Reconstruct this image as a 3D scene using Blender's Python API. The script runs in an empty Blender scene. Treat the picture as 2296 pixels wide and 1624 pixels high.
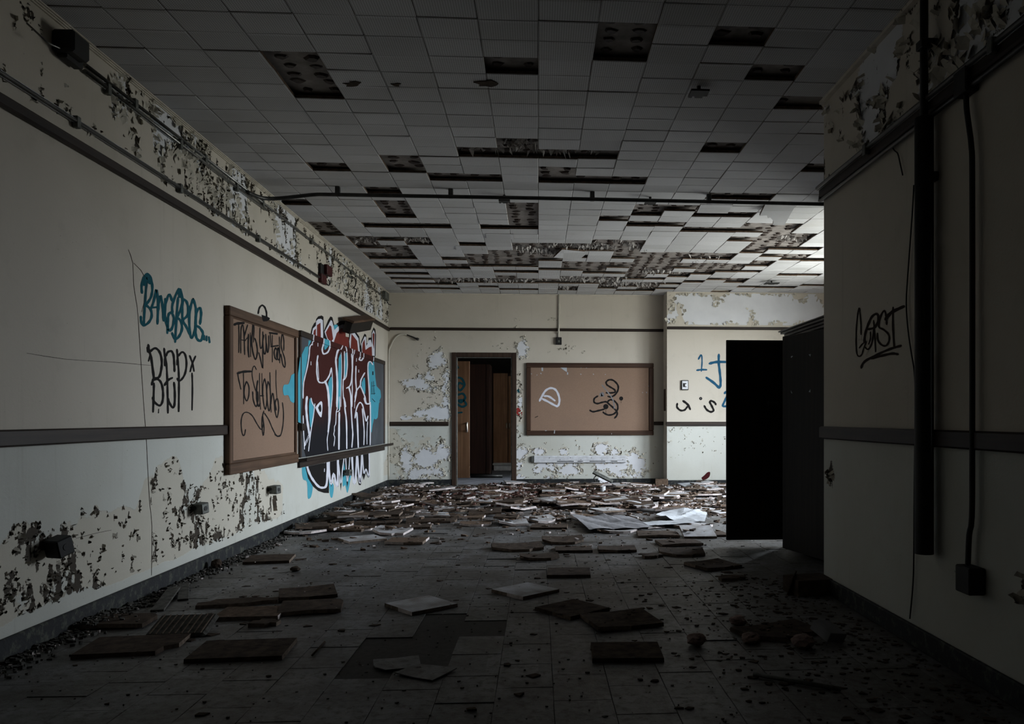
import bpy, bmesh, math, random
import numpy as np
from mathutils import Vector, Matrix, Euler
from mathutils.geometry import tessellate_polygon

random.seed(7)
rng = np.random.default_rng(7)
scene = bpy.context.scene
COL = scene.collection

# ------------------------------------------------------------------ camera
FOC = 1800.0                     # focal length in pixels of a 2296 px wide frame
PX0, PY0 = 1315.0, 937.0         # where the optical axis meets the picture
YAW = math.atan(FOC / 30000.0)   # turned a little to the right of the room's length
CAM_H = 1.09
SA, CA = math.sin(YAW), math.cos(YAW)
cam_data = bpy.data.cameras.new('camera')
cam = bpy.data.objects.new('camera', cam_data)
COL.objects.link(cam)
cam.location = (0, 0, CAM_H)
cam.rotation_euler = (math.pi / 2, 0, -YAW)
cam_data.sensor_width = 36.0
cam_data.sensor_fit = 'HORIZONTAL'
cam_data.lens = FOC / 2296.0 * 36.0
cam_data.shift_x = (1148.0 - PX0) / 2296.0
cam_data.shift_y = (PY0 - 812.0) / 2296.0
cam_data.clip_start = 0.05
cam_data.clip_end = 200
scene.camera = cam

# ------------------------------------------------------------------ room dimensions (metres)
XL = -2.40            # left wall
XR = 1.80             # near right wall, ends at YR
YR = 4.97
YB = 13.0             # back wall
YP = 12.62            # face of the wall section right of the back wall
XP = 2.035            # its left edge
XW = 4.62             # window wall of the wide part of the room
YF = -3.2             # wall behind the camera
XK, YK = 2.74, 7.45   # added unseen block shading the near left wall; the tall cabinet backs onto it
ZC = 3.086            # ceiling surface

# ------------------------------------------------------------------ sky, daylight, exposure
world = bpy.data.worlds.new('overcast_sky')
scene.world = world
world.use_nodes = True
wn = world.node_tree
wn.nodes.clear()
w_out = wn.nodes.new('ShaderNodeOutputWorld')
w_bg = wn.nodes.new('ShaderNodeBackground')
w_geo = wn.nodes.new('ShaderNodeTexCoord')
w_sep = wn.nodes.new('ShaderNodeSeparateXYZ')
w_ramp = wn.nodes.new('ShaderNodeValToRGB')
w_map = wn.nodes.new('ShaderNodeMapRange')
w_map.inputs[1].default_value = -1.0
w_map.inputs[2].default_value = 1.0
e = w_ramp.color_ramp.elements
e[0].position = 0.47; e[0].color = (0.27, 0.28, 0.26, 1)     # ground and trees outside
e[1].position = 0.53; e[1].color = (0.84, 0.92, 1.0, 1)      # overcast sky
wn.links.new(w_geo.outputs['Generated'], w_sep.inputs[0])
wn.links.new(w_sep.outputs['Z'], w_map.inputs[0])
wn.links.new(w_map.outputs[0], w_ramp.inputs[0])
wn.links.new(w_ramp.outputs[0], w_bg.inputs[0])
w_bg.inputs[1].default_value = 4.6
wn.links.new(w_bg.outputs[0], w_out.inputs[0])

WINDOWS = [(7.55, 8.87, 0.95, 2.8), (9.2, 10.67, 0.95, 2.8)]   # y0, y1, z0, z1 in the window wall
def portal(name, loc, rot, sx, sy):
    l = bpy.data.lights.new(name, 'AREA')
    l.shape = 'RECTANGLE'; l.size = sx; l.size_y = sy
    l.cycles.is_portal = True
    o = bpy.data.objects.new(name, l)
    o.location = loc; o.rotation_euler = rot
    COL.objects.link(o)
for k, (y0, y1, z0, z1) in enumerate(WINDOWS):
    portal('daylight_portal', (XW + 0.22, (y0 + y1) / 2, (z0 + z1) / 2), (0, math.pi / 2, 0), z1 - z0, y1 - y0)

portal('daylight_portal', (1.42, 13.75, 1.65), (0, math.pi / 2, 0), 1.5, 0.7)     # window of the next room

scene.view_settings.view_transform = 'Standard'
scene.view_settings.look = 'None'
scene.view_settings.gamma = 1.0
scene.view_settings.use_curve_mapping = False
scene.view_settings.exposure = 3.1
scene.cycles.max_bounces = 7
scene.cycles.diffuse_bounces = 5
scene.cycles.use_denoising = True

# ------------------------------------------------------------------ picture point -> point on a plane of the room
def _ray(px, py):
    u = (px - PX0) / FOC; v = (PY0 - py) / FOC
    return Vector((SA + u * CA, CA - u * SA, v))
CAMP = Vector((0, 0, CAM_H))
def on_x(px, py, x):
    d = _ray(px, py); return CAMP + d * (x / d.x)
def on_y(px, py, y):
    d = _ray(px, py); return CAMP + d * (y / d.y)
def on_z(px, py, z):
    d = _ray(px, py); return CAMP + d * ((z - CAM_H) / d.z)
def project(p):
    d = p[0] * SA + p[1] * CA; r = p[0] * CA - p[1] * SA
    if d < 0.05: return None
    return PX0 + FOC * r / d, PY0 - FOC * (p[2] - CAM_H) / d

# ------------------------------------------------------------------ mesh helpers
class MB:
    def __init__(self): self.v = []; self.f = []; self.m = []; self.sm = []
    def face(self, pts, mi=0, smooth=False):
        n = len(self.v); self.v += [tuple(p) for p in pts]
        self.f.append(tuple(range(n, n + len(pts)))); self.m.append(mi); self.sm.append(smooth)
    def box(self, lo, hi, mi=0, M=None):
        x0, y0, z0 = lo; x1, y1, z1 = hi
        p = [Vector(q) for q in ((x0,y0,z0),(x1,y0,z0),(x1,y1,z0),(x0,y1,z0),(x0,y0,z1),(x1,y0,z1),(x1,y1,z1),(x0,y1,z1))]
        if M is not None: p = [M @ q for q in p]
        n = len(self.v); self.v += [tuple(q) for q in p]
        for q in ((3,2,1,0),(4,5,6,7),(0,1,5,4),(1,2,6,5),(2,3,7,6),(3,0,4,7)):
            self.f.append(tuple(n + k for k in q)); self.m.append(mi); self.sm.append(False)
    def bevel_box(self, lo, hi, b=0.004, mi=0, M=None):
        bm = bmesh.new(); bmesh.ops.create_cube(bm, size=1.0)
        c = [(a + d) / 2 for a, d in zip(lo, hi)]; s = [d - a for a, d in zip(lo, hi)]
        for v in bm.verts: v.co = Vector((c[0] + v.co.x * s[0], c[1] + v.co.y * s[1], c[2] + v.co.z * s[2]))
        bmesh.ops.bevel(bm, geom=bm.edges[:], offset=min(b, 0.45 * min(s)), segments=1, affect='EDGES')
        n = len(self.v)
        bm.verts.index_update()
        self.v += [tuple((M @ v.co) if M is not None else v.co) for v in bm.verts]
        for f in bm.faces:
            self.f.append(tuple(n + v.index for v in f.verts)); self.m.append(mi); self.sm.append(False)
        bm.free()
    def tube(self, path, r, n=10, mi=0, cap=True):
        path = [Vector(p) for p in path]
        rs = r if isinstance(r, (list, tuple)) else [r] * len(path)
        base = len(self.v); up = None
        for k, p in enumerate(path):
            t = (path[min(k + 1, len(path) - 1)] - path[max(k - 1, 0)]).normalized()
            if up is None:
                up = Vector((0, 0, 1)) if abs(t.z) < 0.9 else Vector((1, 0, 0))
            a = t.cross(up).normalized(); b = a.cross(t).normalized(); up = b
            for q in range(n):
                w = 2 * math.pi * q / n
                self.v.append(tuple(p + (a * math.cos(w) + b * math.sin(w)) * rs[k]))
        for k in range(len(path) - 1):
            for q in range(n):
                a0 = base + k * n + q; a1 = base + k * n + (q + 1) % n
                self.f.append((a0, a1, a1 + n, a0 + n)); self.m.append(mi); self.sm.append(True)
        if cap:
            self.f.append(tuple(base + q for q in range(n))[::-1]); self.m.append(mi); self.sm.append(False)
            e0 = base + (len(path) - 1) * n
            self.f.append(tuple(e0 + q for q in range(n))); self.m.append(mi); self.sm.append(False)
    def mesh(self, name, mats):
        me = bpy.data.meshes.new(name)
        me.from_pydata(self.v, [], self.f)
        for m in (mats if isinstance(mats, (list, tuple)) else [mats]): me.materials.append(m)
        me.polygons.foreach_set('material_index', self.m)
        me.polygons.foreach_set('use_smooth', self.sm)
        me.update()
        return me
    def build(self, name, mats, parent=None):
        return link(name, self.mesh(name, mats), parent)
def link(name, me, parent=None, loc=None, rot=None):
    o = bpy.data.objects.new(name, me); COL.objects.link(o)
    if parent is not None: o.parent = parent
    if loc is not None: o.location = loc
    if rot is not None: o.rotation_euler = rot
    return o
def tag(o, label=None, cat=None, group=None, kind=None):
    if label: o['label'] = label
    if cat: o['category'] = cat
    if group: o['group'] = group
    if kind: o['kind'] = kind
    return o
def thing(name, label, cat, loc=(0, 0, 0), group=None):
    o = bpy.data.objects.new(name, None); COL.objects.link(o)
    o.location = loc; o.empty_display_size = 0.05
    return tag(o, label, cat, group)
def part(name, mb, mats, parent, label=None, kind=None):
    """A part whose shape is given in room coordinates."""
    loc = parent.location
    mb.v = [(x - loc[0], y - loc[1], z - loc[2]) for x, y, z in mb.v] if parent.parent is None else mb.v
    o = mb.build(name, mats, parent)
    if label: o['label'] = label
    if kind: o['kind'] = kind
    return o
def smooth_path(pts, sub=5):
    pts = [Vector(p) for p in pts]
    if len(pts) < 3: return pts
    out = []
    for k in range(len(pts) - 1):
        p0 = pts[max(k - 1, 0)]; p1 = pts[k]; p2 = pts[k + 1]; p3 = pts[min(k + 2, len(pts) - 1)]
        for s in range(sub):
            t = s / sub
            out.append(0.5 * ((2 * p1) + (p2 - p0) * t + (2 * p0 - 5 * p1 + 4 * p2 - p3) * t * t + (3 * p1 - p0 - 3 * p2 + p3) * t ** 3))
    out.append(pts[-1])
    return out

# ------------------------------------------------------------------ value noise in numpy (wear and shade masks)
def vnoise(x, y, seed=0):
    xi = np.floor(x).astype(np.int64); yi = np.floor(y).astype(np.int64)
    fx = x - xi; fy = y - yi
    def h(a, b):
        n = (a * 374761393 + b * 668265263 + seed * 974711) & 0x7fffffff
        n = ((n ^ (n >> 13)) * 1274126177) & 0x7fffffff
        n = (n ^ (n >> 16)) & 0xffff
        return n / 65535.0
    ux = fx * fx * (3 - 2 * fx); uy = fy * fy * (3 - 2 * fy)
    return (h(xi, yi) * (1 - ux) + h(xi + 1, yi) * ux) * (1 - uy) + (h(xi, yi + 1) * (1 - ux) + h(xi + 1, yi + 1) * ux) * uy
def fbm(x, y, octv=4, seed=0):
    s = 0; a = 0.5; t = 0
    for k in range(octv):
        s = s + a * vnoise(x * 2 ** k + 17.3 * k, y * 2 ** k - 9.1 * k, seed + k); t += a; a *= 0.55
    return s / t

# ------------------------------------------------------------------ materials
class N:
    """Small helper round a node tree."""
    def __init__(self, name):
        self.mat = bpy.data.materials.new(name); self.mat.use_nodes = True
        self.t = self.mat.node_tree; self.t.nodes.clear()
        self.out = self.t.nodes.new('ShaderNodeOutputMaterial')
        self.b = self.t.nodes.new('ShaderNodeBsdfPrincipled')
        self.t.links.new(self.b.outputs[0], self.out.inputs[0])
        self.pos = self.t.nodes.new('ShaderNodeNewGeometry').outputs['Position']
        self.obj = None
    def new(self, t, **kw):
        n = self.t.nodes.new(t)
        for k, v in kw.items(): setattr(n, k, v)
        return n
    def link(self, a, b): self.t.links.new(a, b)
    def setin(self, sock, v):
        if hasattr(v, 'is_output'): self.link(v, sock)
        else:
            if isinstance(v, (tuple, list)) and len(v) == 3 and sock.type == 'RGBA': v = (*v, 1)
            sock.default_value = v
    def local(self):
        return self.new('ShaderNodeTexCoord').outputs['Object']
    def noise(self, vec, scale, detail=3, rough=0.55, stretch=None):
        if stretch: vec = self.mapping(vec, stretch)
        n = self.new('ShaderNodeTexNoise'); n.inputs['Scale'].default_value = scale
        n.inputs['Detail'].default_value = detail; n.inputs['Roughness'].default_value = rough
        self.link(vec, n.inputs['Vector']); return n.outputs[0]
    def mapping(self, vec, sc):
        m = self.new('ShaderNodeMapping'); m.inputs['Scale'].default_value = sc
        self.link(vec, m.inputs['Vector']); return m.outputs[0]
    def ramp(self, f, stops):
        r = self.new('ShaderNodeValToRGB'); el = r.color_ramp.elements
        while len(el) < len(stops): el.new(0.5)
        for s, (p, c) in zip(el, stops):
            s.position = p; s.color = (*c, 1) if len(c) == 3 else c
        self.link(f, r.inputs[0]); return r.outputs[0]
    def math(self, op, a, b=0.0, c=None):
        n = self.new('ShaderNodeMath', operation=op)
        self.setin(n.inputs[0], a); self.setin(n.inputs[1], b)
        if c is not None: self.setin(n.inputs[2], c)
        return n.outputs[0]
    def step(self, f, lo, hi):
        n = self.new('ShaderNodeMapRange'); n.interpolation_type = 'SMOOTHSTEP'
        self.setin(n.inputs[0], f); n.inputs[1].default_value = lo; n.inputs[2].default_value = hi
        return n.outputs[0]
    def mix(self, f, a, b, mode='MIX'):
        n = self.new('ShaderNodeMix', data_type='RGBA', blend_type=mode)
        self.setin(n.inputs[0], f); self.setin(n.inputs[6], a); self.setin(n.inputs[7], b)
        return n.outputs[2]
    def bump(self, h, strength=0.3, dist=0.01):
        n = self.new('ShaderNodeBump'); n.inputs['Strength'].default_value = strength; n.inputs['Distance'].default_value = dist
        self.link(h, n.inputs['Height']); self.link(n.outputs[0], self.b.inputs['Normal'])
    def attr(self, name):
        n = self.new('ShaderNodeAttribute'); n.attribute_name = name; return n.outputs['Fac']
    def done(self, col, rough=0.8, metal=0.0, spec=0.3):
        self.setin(self.b.inputs['Base Color'], col); self.setin(self.b.inputs['Roughness'], rough)
        self.b.inputs['Metallic'].default_value = metal
        self.b.inputs['Specular IOR Level'].default_value = spec
        return self.mat

def plain(name, c, rough=0.7, metal=0.0, var=0.25, scale=14.0, spec=0.3, bump=0.15):
    n = N(name)
    f = n.noise(n.pos, scale, 4)
    col = n.ramp(f, [(0.3, tuple(x * (1 - var) for x in c)), (0.7, tuple(min(1, x * (1 + var)) for x in c))])
    if bump: n.bump(n.noise(n.pos, scale * 6, 3), bump, 0.004)
    return n.done(col, rough, metal, spec)

def wood(name, c1, c2, axis=2, scale=9.0, rough=0.55):
    n = N(name)
    st = [30, 30, 30]; st[axis] = 1.2
    f = n.noise(n.pos, 1.0, 5, 0.6, tuple(s * scale / 9 for s in st))
    g = n.noise(n.pos, 3.0, 3)
    col = n.mix(n.step(f, 0.35, 0.68), c1, c2)
    col = n.mix(n.math('MULTIPLY', n.step(g, 0.45, 0.8), 0.35), col, tuple(x * 0.55 for x in c1))
    n.bump(f, 0.1, 0.003)
    return n.done(col, rough, 0, 0.2)

def wall_paint(name, up, low, zsplit=None):
    """Old wall paint; 'white', 'under' and 'pit' are masks stored on the wall mesh: wear, the last also painted shade."""
    n = N(name)
    sep = n.new('ShaderNodeSeparateXYZ'); n.link(n.pos, sep.inputs[0])
    big = n.noise(n.pos, 0.9, 4); mid = n.noise(n.pos, 6.0, 4); fine = n.noise(n.pos, 55.0, 3); vfine = n.noise(n.pos, 260.0, 2)
    col = n.mix(n.step(sep.outputs['Z'], 0.93, 1.03), low, up)
    col = n.mix(n.math('MULTIPLY', n.step(big, 0.42, 0.75), 0.30), col, (0.36, 0.33, 0.25))
    col = n.mix(n.math('MULTIPLY', n.step(mid, 0.55, 0.8), 0.18), col, (0.30, 0.28, 0.22))
    streak = n.noise(n.pos, 1.0, 4, 0.6, (14, 14, 0.8))
    col = n.mix(n.math('MULTIPLY', n.step(streak, 0.58, 0.8), 0.22), col, (0.25, 0.23, 0.18))
    speck = n.step(fine, 0.70, 0.76)
    col = n.mix(n.math('MULTIPLY', speck, 0.5), col, (0.09, 0.075, 0.05))
    jig = n.math('MULTIPLY', n.math('SUBTRACT', fine, 0.5), 0.22)
    mw = n.step(n.math('ADD', n.attr('white'), jig), 0.47, 0.53)
    mu = n.step(n.math('ADD', n.attr('under'), jig), 0.47, 0.53)
    mp = n.step(n.math('ADD', n.attr('pit_shade'), n.math('MULTIPLY', n.math('SUBTRACT', fine, 0.5), 0.5)), 0.46, 0.54)
    col = n.mix(mu, col, n.mix(mid, (0.50, 0.47, 0.395), (0.55, 0.52, 0.45)))
    col = n.mix(mw, col, n.mix(mid, (0.58, 0.59, 0.62), (0.72, 0.73, 0.76)))
    col = n.mix(mp, col, n.mix(vfine, (0.018, 0.013, 0.009), (0.065, 0.05, 0.033)))  # pits and crumbs, with shade under lifted paint mixed into the colour
    h = n.math('MULTIPLY_ADD', mw, -0.6, n.math('MULTIPLY', mu, -0.35))
    h = n.math('MULTIPLY_ADD', mp, -0.8, h)
    h = n.math('MULTIPLY_ADD', vfine, 0.16, h)
    h = n.math('MULTIPLY_ADD', fine, 0.25, h)
    n.bump(h, 0.55, 0.006)
    return n.done(col, 0.75, 0, 0.25)

M = {}
CREAM_UP, CREAM_LOW = (0.55, 0.505, 0.435), (0.55, 0.56, 0.52)
M['wall'] = wall_paint('cream_wall_paint', CREAM_UP, CREAM_LOW)
M['plain_wall'] = plain('plain_cream_paint', CREAM_UP, 0.8, var=0.12)
def flake_mat():
    n = N('curled_paint_flake')
    back = n.new('ShaderNodeNewGeometry').outputs['Backfacing']
    f = n.noise(n.pos, 20, 3)
    return n.done(n.mix(f, (0.42, 0.39, 0.32), (0.60, 0.57, 0.50)), 0.8)
M['flake'] = flake_mat()
M['flake_dark'] = plain('dark_curled_flake', (0.055, 0.042, 0.028), 0.9, var=0.5)
M['trim'] = wood('dark_wood_trim', (0.018, 0.012, 0.010), (0.036, 0.024, 0.018), 1, rough=0.5)
M['trim_x'] = wood('dark_wood_trim_across', (0.018, 0.012, 0.010), (0.036, 0.024, 0.018), 0, rough=0.5)
M['trim_z'] = wood('dark_wood_upright', (0.030, 0.018, 0.013), (0.055, 0.034, 0.024), 2, rough=0.5)
M['frame_y'] = wood('brown_frame_wood', (0.065, 0.036, 0.021), (0.12, 0.068, 0.041), 1)
M['frame_z'] = wood('brown_frame_wood_upright', (0.065, 0.036, 0.021), (0.12, 0.068, 0.041), 2)
M['frame_dark_x'] = wood('dark_frame_wood', (0.040, 0.020, 0.013), (0.068, 0.036, 0.022), 0)
M['frame_dark_z'] = wood('dark_frame_wood_upright', (0.040, 0.020, 0.013), (0.068, 0.036, 0.022), 2)
def cork():
    n = N('brown_cork')
    f = n.noise(n.pos, 160, 3, 0.7); g = n.noise(n.pos, 2.2, 4)
    col = n.mix(f, (0.17, 0.11, 0.078), (0.33, 0.225, 0.165))
    col = n.mix(n.math('MULTIPLY', n.step(g, 0.45, 0.75), 0.35), col, (0.21, 0.145, 0.11))
    n.bump(f, 0.2, 0.003)
    return n.done(col, 0.95, 0, 0.1)
M['cork'] = cork()
def slate():
    n = N('chalkboard_slate')
    f = n.noise(n.pos, 1.0, 4, 0.6, (40, 40, 1.5)); g = n.noise(n.pos, 3, 4)
    col = n.mix(f, (0.035, 0.04, 0.05), (0.075, 0.085, 0.10))
    col = n.mix(n.math('MULTIPLY', n.step(g, 0.5, 0.75), 0.4), col, (0.12, 0.13, 0.15))
    return n.done(col, 0.5)
M['slate'] = slate()
def spray(name, c, c2=None, z=None, rough=0.55):
    n = N(name)
    f = n.noise(n.pos, 9, 4); s = n.noise(n.pos, 1.0, 4, 0.6, (45, 45, 0.7))
    a = tuple(x * 0.8 for x in c); b = tuple(min(1, x * 1.18) for x in c)
    col = n.mix(f, a, b)
    if c2:
        sep = n.new('ShaderNodeSeparateXYZ'); n.link(n.pos, sep.inputs[0])
        zz = n.math('ADD', sep.outputs['Z'], n.math('MULTIPLY', n.math('SUBTRACT', s, 0.5), 0.9))
        col = n.mix(n.step(zz, z[0], z[1]), c2, col)
    return n.done(col, 0.85, 0, 0.08)
M['sp_black'] = spray('black_spray_paint', (0.014, 0.013, 0.013))
M['sp_teal'] = spray('dark_teal_spray_paint', (0.012, 0.085, 0.11))
M['sp_cyan'] = spray('cyan_spray_paint', (0.07, 0.33, 0.43))
M['sp_white'] = spray('white_spray_paint', (0.62, 0.63, 0.70))
M['sp_maroon'] = spray('maroon_spray_paint', (0.052, 0.016, 0.014), (0.013, 0.013, 0.016), (0.92, 1.30))
M['sp_red'] = spray('red_spray_paint', (0.15, 0.030, 0.023))
M['sp_stain'] = spray('dark_red_stain', (0.055, 0.010, 0.012))
M['sp_blue'] = spray('blue_marker_paint', (0.018, 0.085, 0.16))
M['sp_brown'] = spray('brown_black_spray_paint', (0.028, 0.018, 0.015))
def ceil_tile():
    n = N('perforated_ceiling_tile')
    sep = n.new('ShaderNodeSeparateXYZ'); n.link(n.pos, sep.inputs[0])
    def dots(s, pitch):
        f = n.math('FRACT', n.math('DIVIDE', s, pitch)); return n.math('ABSOLUTE', n.math('SUBTRACT', f, 0.5))
    dx = dots(sep.outputs['X'], 0.0126); dy = dots(sep.outputs['Y'], 0.0126)
    d = n.math('SQRT', n.math('ADD', n.math('MULTIPLY', dx, dx), n.math('MULTIPLY', dy, dy)))
    hole = n.math('SUBTRACT', 1.0, n.step(d, 0.16, 0.26))
    cell = n.new('ShaderNodeTexWhiteNoise'); cell.noise_dimensions = '2D'
    sn = n.new('ShaderNodeVectorMath', operation='SNAP'); n.link(n.pos, sn.inputs[0]); sn.inputs[1].default_value = (0.303, 0.2142, 10)
    n.link(sn.outputs[0], cell.inputs['Vector'])
    big = n.noise(n.pos, 1.3, 4)
    col = n.mix(cell.outputs['Value'], (0.55, 0.55, 0.56), (0.68, 0.68, 0.70))
    col = n.mix(n.math('MULTIPLY', n.step(big, 0.5, 0.8), 0.35), col, (0.40, 0.38, 0.34))
    col = n.mix(n.math('MULTIPLY', hole, 0.75), col, (0.04, 0.035, 0.03))
    return n.done(col, 0.9, 0, 0.1)
M['ctile'] = ceil_tile()
M['fibre'] = plain('brown_fibreboard', (0.115, 0.080, 0.058), 0.95, var=0.45, scale=30, spec=0.1, bump=0.4)
M['fibre_dark'] = plain('damp_brown_fibreboard', (0.060, 0.044, 0.034), 0.95, var=0.5, scale=22, spec=0.1, bump=0.4)
M['tile_edge'] = plain('pale_tile_edge', (0.55, 0.49, 0.48), 0.9, var=0.25, scale=40, spec=0.1)
M['tile_edge_brown'] = plain('dirty_tile_edge', (0.16, 0.125, 0.10), 0.9, var=0.4, scale=40, spec=0.1)
def white_face():
    n = N('fallen_tile_face')
    lc = n.local(); sep = n.new('ShaderNodeSeparateXYZ'); n.link(lc, sep.inputs[0])
    def dots(s):
        f = n.math('FRACT', n.math('DIVIDE', s, 0.0126)); return n.math('ABSOLUTE', n.math('SUBTRACT', f, 0.5))
    dx = dots(sep.outputs['X']); dy = dots(sep.outputs['Y'])
    d = n.math('SQRT', n.math('ADD', n.math('MULTIPLY', dx, dx), n.math('MULTIPLY', dy, dy)))
    hole = n.math('SUBTRACT', 1.0, n.step(d, 0.16, 0.26))
    g = n.noise(n.pos, 7, 5)
    col = n.mix(n.step(g, 0.3, 0.75), (0.52, 0.53, 0.57), (0.26, 0.24, 0.22))
    col = n.mix(n.math('MULTIPLY', hole, 0.7), col, (0.05, 0.045, 0.04))
    return n.done(col, 0.9, 0, 0.1)
M['tile_face'] = white_face()
M['substrate'] = plain('grey_plaster_ceiling', (0.26, 0.235, 0.22), 0.9, var=0.35, scale=9)
M['dab'] = plain('brown_glue_dab', (0.045, 0.030, 0.024), 0.6, var=0.4, scale=60)
M['fluff'] = plain('torn_white_fibre', (0.40, 0.38, 0.37), 0.95, var=0.4, scale=50)
def floor_tile():
    n = N('worn_floor_tile')
    sn = n.new('ShaderNodeVectorMath', operation='SNAP'); n.link(n.pos, sn.inputs[0]); sn.inputs[1].default_value = (0.2275, 0.3129, 10)
    cell = n.new('ShaderNodeTexWhiteNoise'); cell.noise_dimensions = '2D'; n.link(sn.outputs[0], cell.inputs['Vector'])
    g = n.noise(n.pos, 2.4, 6, 0.65); h = n.noise(n.pos, 24, 5, 0.7); fine = n.noise(n.pos, 140, 3)
    col = n.mix(cell.outputs['Value'], (0.11, 0.112, 0.118), (0.17, 0.173, 0.18))
    col = n.mix(n.math('MULTIPLY', n.step(g, 0.36, 0.62), 0.8), col, (0.045, 0.039, 0.032))
    col = n.mix(n.math('MULTIPLY', n.step(h, 0.48, 0.66), 0.75), col, (0.045, 0.038, 0.03))
    col = n.mix(n.math('MULTIPLY', n.step(fine, 0.66, 0.72), 0.6), col, (0.34, 0.34, 0.35))
    n.bump(n.math('ADD', h, n.math('MULTIPLY', fine, 0.4)), 0.35, 0.006)
    return n.done(col, n.math('MULTIPLY_ADD', h, 0.5, 0.28), 0, 0.4)
M['ftile'] = floor_tile()
M['mastic'] = plain('black_floor_mastic', (0.022, 0.020, 0.018), 0.7, var=0.5, scale=30)
def base_mat():
    n = N('dark_baseboard')
    f = n.noise(n.pos, 18, 5, 0.7)
    col = n.mix(n.step(f, 0.5, 0.66), (0.010, 0.012, 0.015), (0.065, 0.07, 0.055))
    n.bump(f, 0.4, 0.01)
    return n.done(col, 0.7)
M['base'] = base_mat()
M['metal_dark'] = plain('dark_metal_pipe', (0.05, 0.05, 0.048), 0.42, 0.6, var=0.4, scale=12)
M['conduit'] = plain('grey_steel_conduit', (0.17, 0.17, 0.16), 0.32, 0.85, var=0.35, scale=10)
M['black'] = plain('flat_black_metal', (0.012, 0.012, 0.012), 0.6, var=0.3)
M['box_grey'] = plain('grey_steel_box', (0.11, 0.115, 0.105), 0.55, 0.4, var=0.4, scale=25)
M['white_metal'] = plain('white_enamel_metal', (0.60, 0.61, 0.64), 0.45, 0.0, var=0.15, scale=16)
M['cable_white'] = plain('painted_cream_cable', (0.55, 0.52, 0.45), 0.6, var=0.1)
M['alarm_red'] = plain('faded_red_metal', (0.055, 0.007, 0.008), 0.5, var=0.3)
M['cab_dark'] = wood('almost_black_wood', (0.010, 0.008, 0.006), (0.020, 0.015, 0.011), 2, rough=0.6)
M['cornice'] = plain('dusty_dark_cornice', (0.07, 0.065, 0.062), 0.4, var=0.5, scale=25)
M['locker_wood'] = wood('orange_brown_veneer', (0.20, 0.105, 0.055), (0.30, 0.165, 0.09), 2)
M['locker_dark'] = wood('dark_red_brown_wood', (0.018, 0.008, 0.006), (0.034, 0.015, 0.010), 2)
M['chrome'] = plain('worn_chrome', (0.55, 0.52, 0.46), 0.3, 0.9, var=0.2)
M['paper'] = plain('dusty_white_paper', (0.38, 0.40, 0.43), 0.85, var=0.2, scale=8)
M['paper_grey'] = plain('grey_sheet', (0.20, 0.20, 0.215), 0.8, var=0.35, scale=5)
M['insulation'] = plain('pink_insulation', (0.22, 0.155, 0.14), 0.95, var=0.35, scale=40)
M['rubble'] = plain('grey_rubble', (0.075, 0.072, 0.065), 0.9, var=0.6, scale=30)
M['red_dust'] = plain('red_brown_flakes', (0.075, 0.034, 0.026), 0.9, var=0.5, scale=40)
M['red_spot'] = spray('red_spray_dot', (0.30, 0.04, 0.035))
M['window_frame'] = plain('grey_window_frame', (0.30, 0.30, 0.30), 0.6, var=0.2)

# ------------------------------------------------------------------ walls with wear
def grid_wall(name, U, V, place, masks, mat):
    """Wall sheet from coordinate arrays U (along) and V (height); masks(u, v) -> dict of wear and shade masks."""
    u, v = np.meshgrid(U, V, indexing='ij')
    nu, nv = len(U), len(V)
    co = place(u.ravel(), v.ravel())
    me = bpy.data.meshes.new(name)
    idx = np.arange(nu * nv).reshape(nu, nv)
    q = np.stack([idx[:-1, :-1], idx[1:, :-1], idx[1:, 1:], idx[:-1, 1:]], -1).reshape(-1, 4)
    me.vertices.add(nu * nv); me.vertices.foreach_set('co', co.astype(np.float32).ravel())
    me.loops.add(q.size); me.loops.foreach_set('vertex_index', q.ravel().astype(np.int32))
    me.polygons.add(len(q)); me.polygons.foreach_set('loop_start', (np.arange(len(q)) * 4).astype(np.int32))
    me.update(calc_edges=True)
    mk = masks(u, v) if masks else {}
    for key in ('white', 'under', 'pit_shade'):
        a = me.attributes.new(key, 'FLOAT', 'POINT')
        arr = mk.get(key)
        if arr is not None: a.data.foreach_set('value', np.clip(arr, 0, 1).astype(np.float32).ravel())
    me.materials.append(mat)
    o = link(name, me)
    o['kind'] = 'structure'
    return o, u, v, mk

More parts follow.
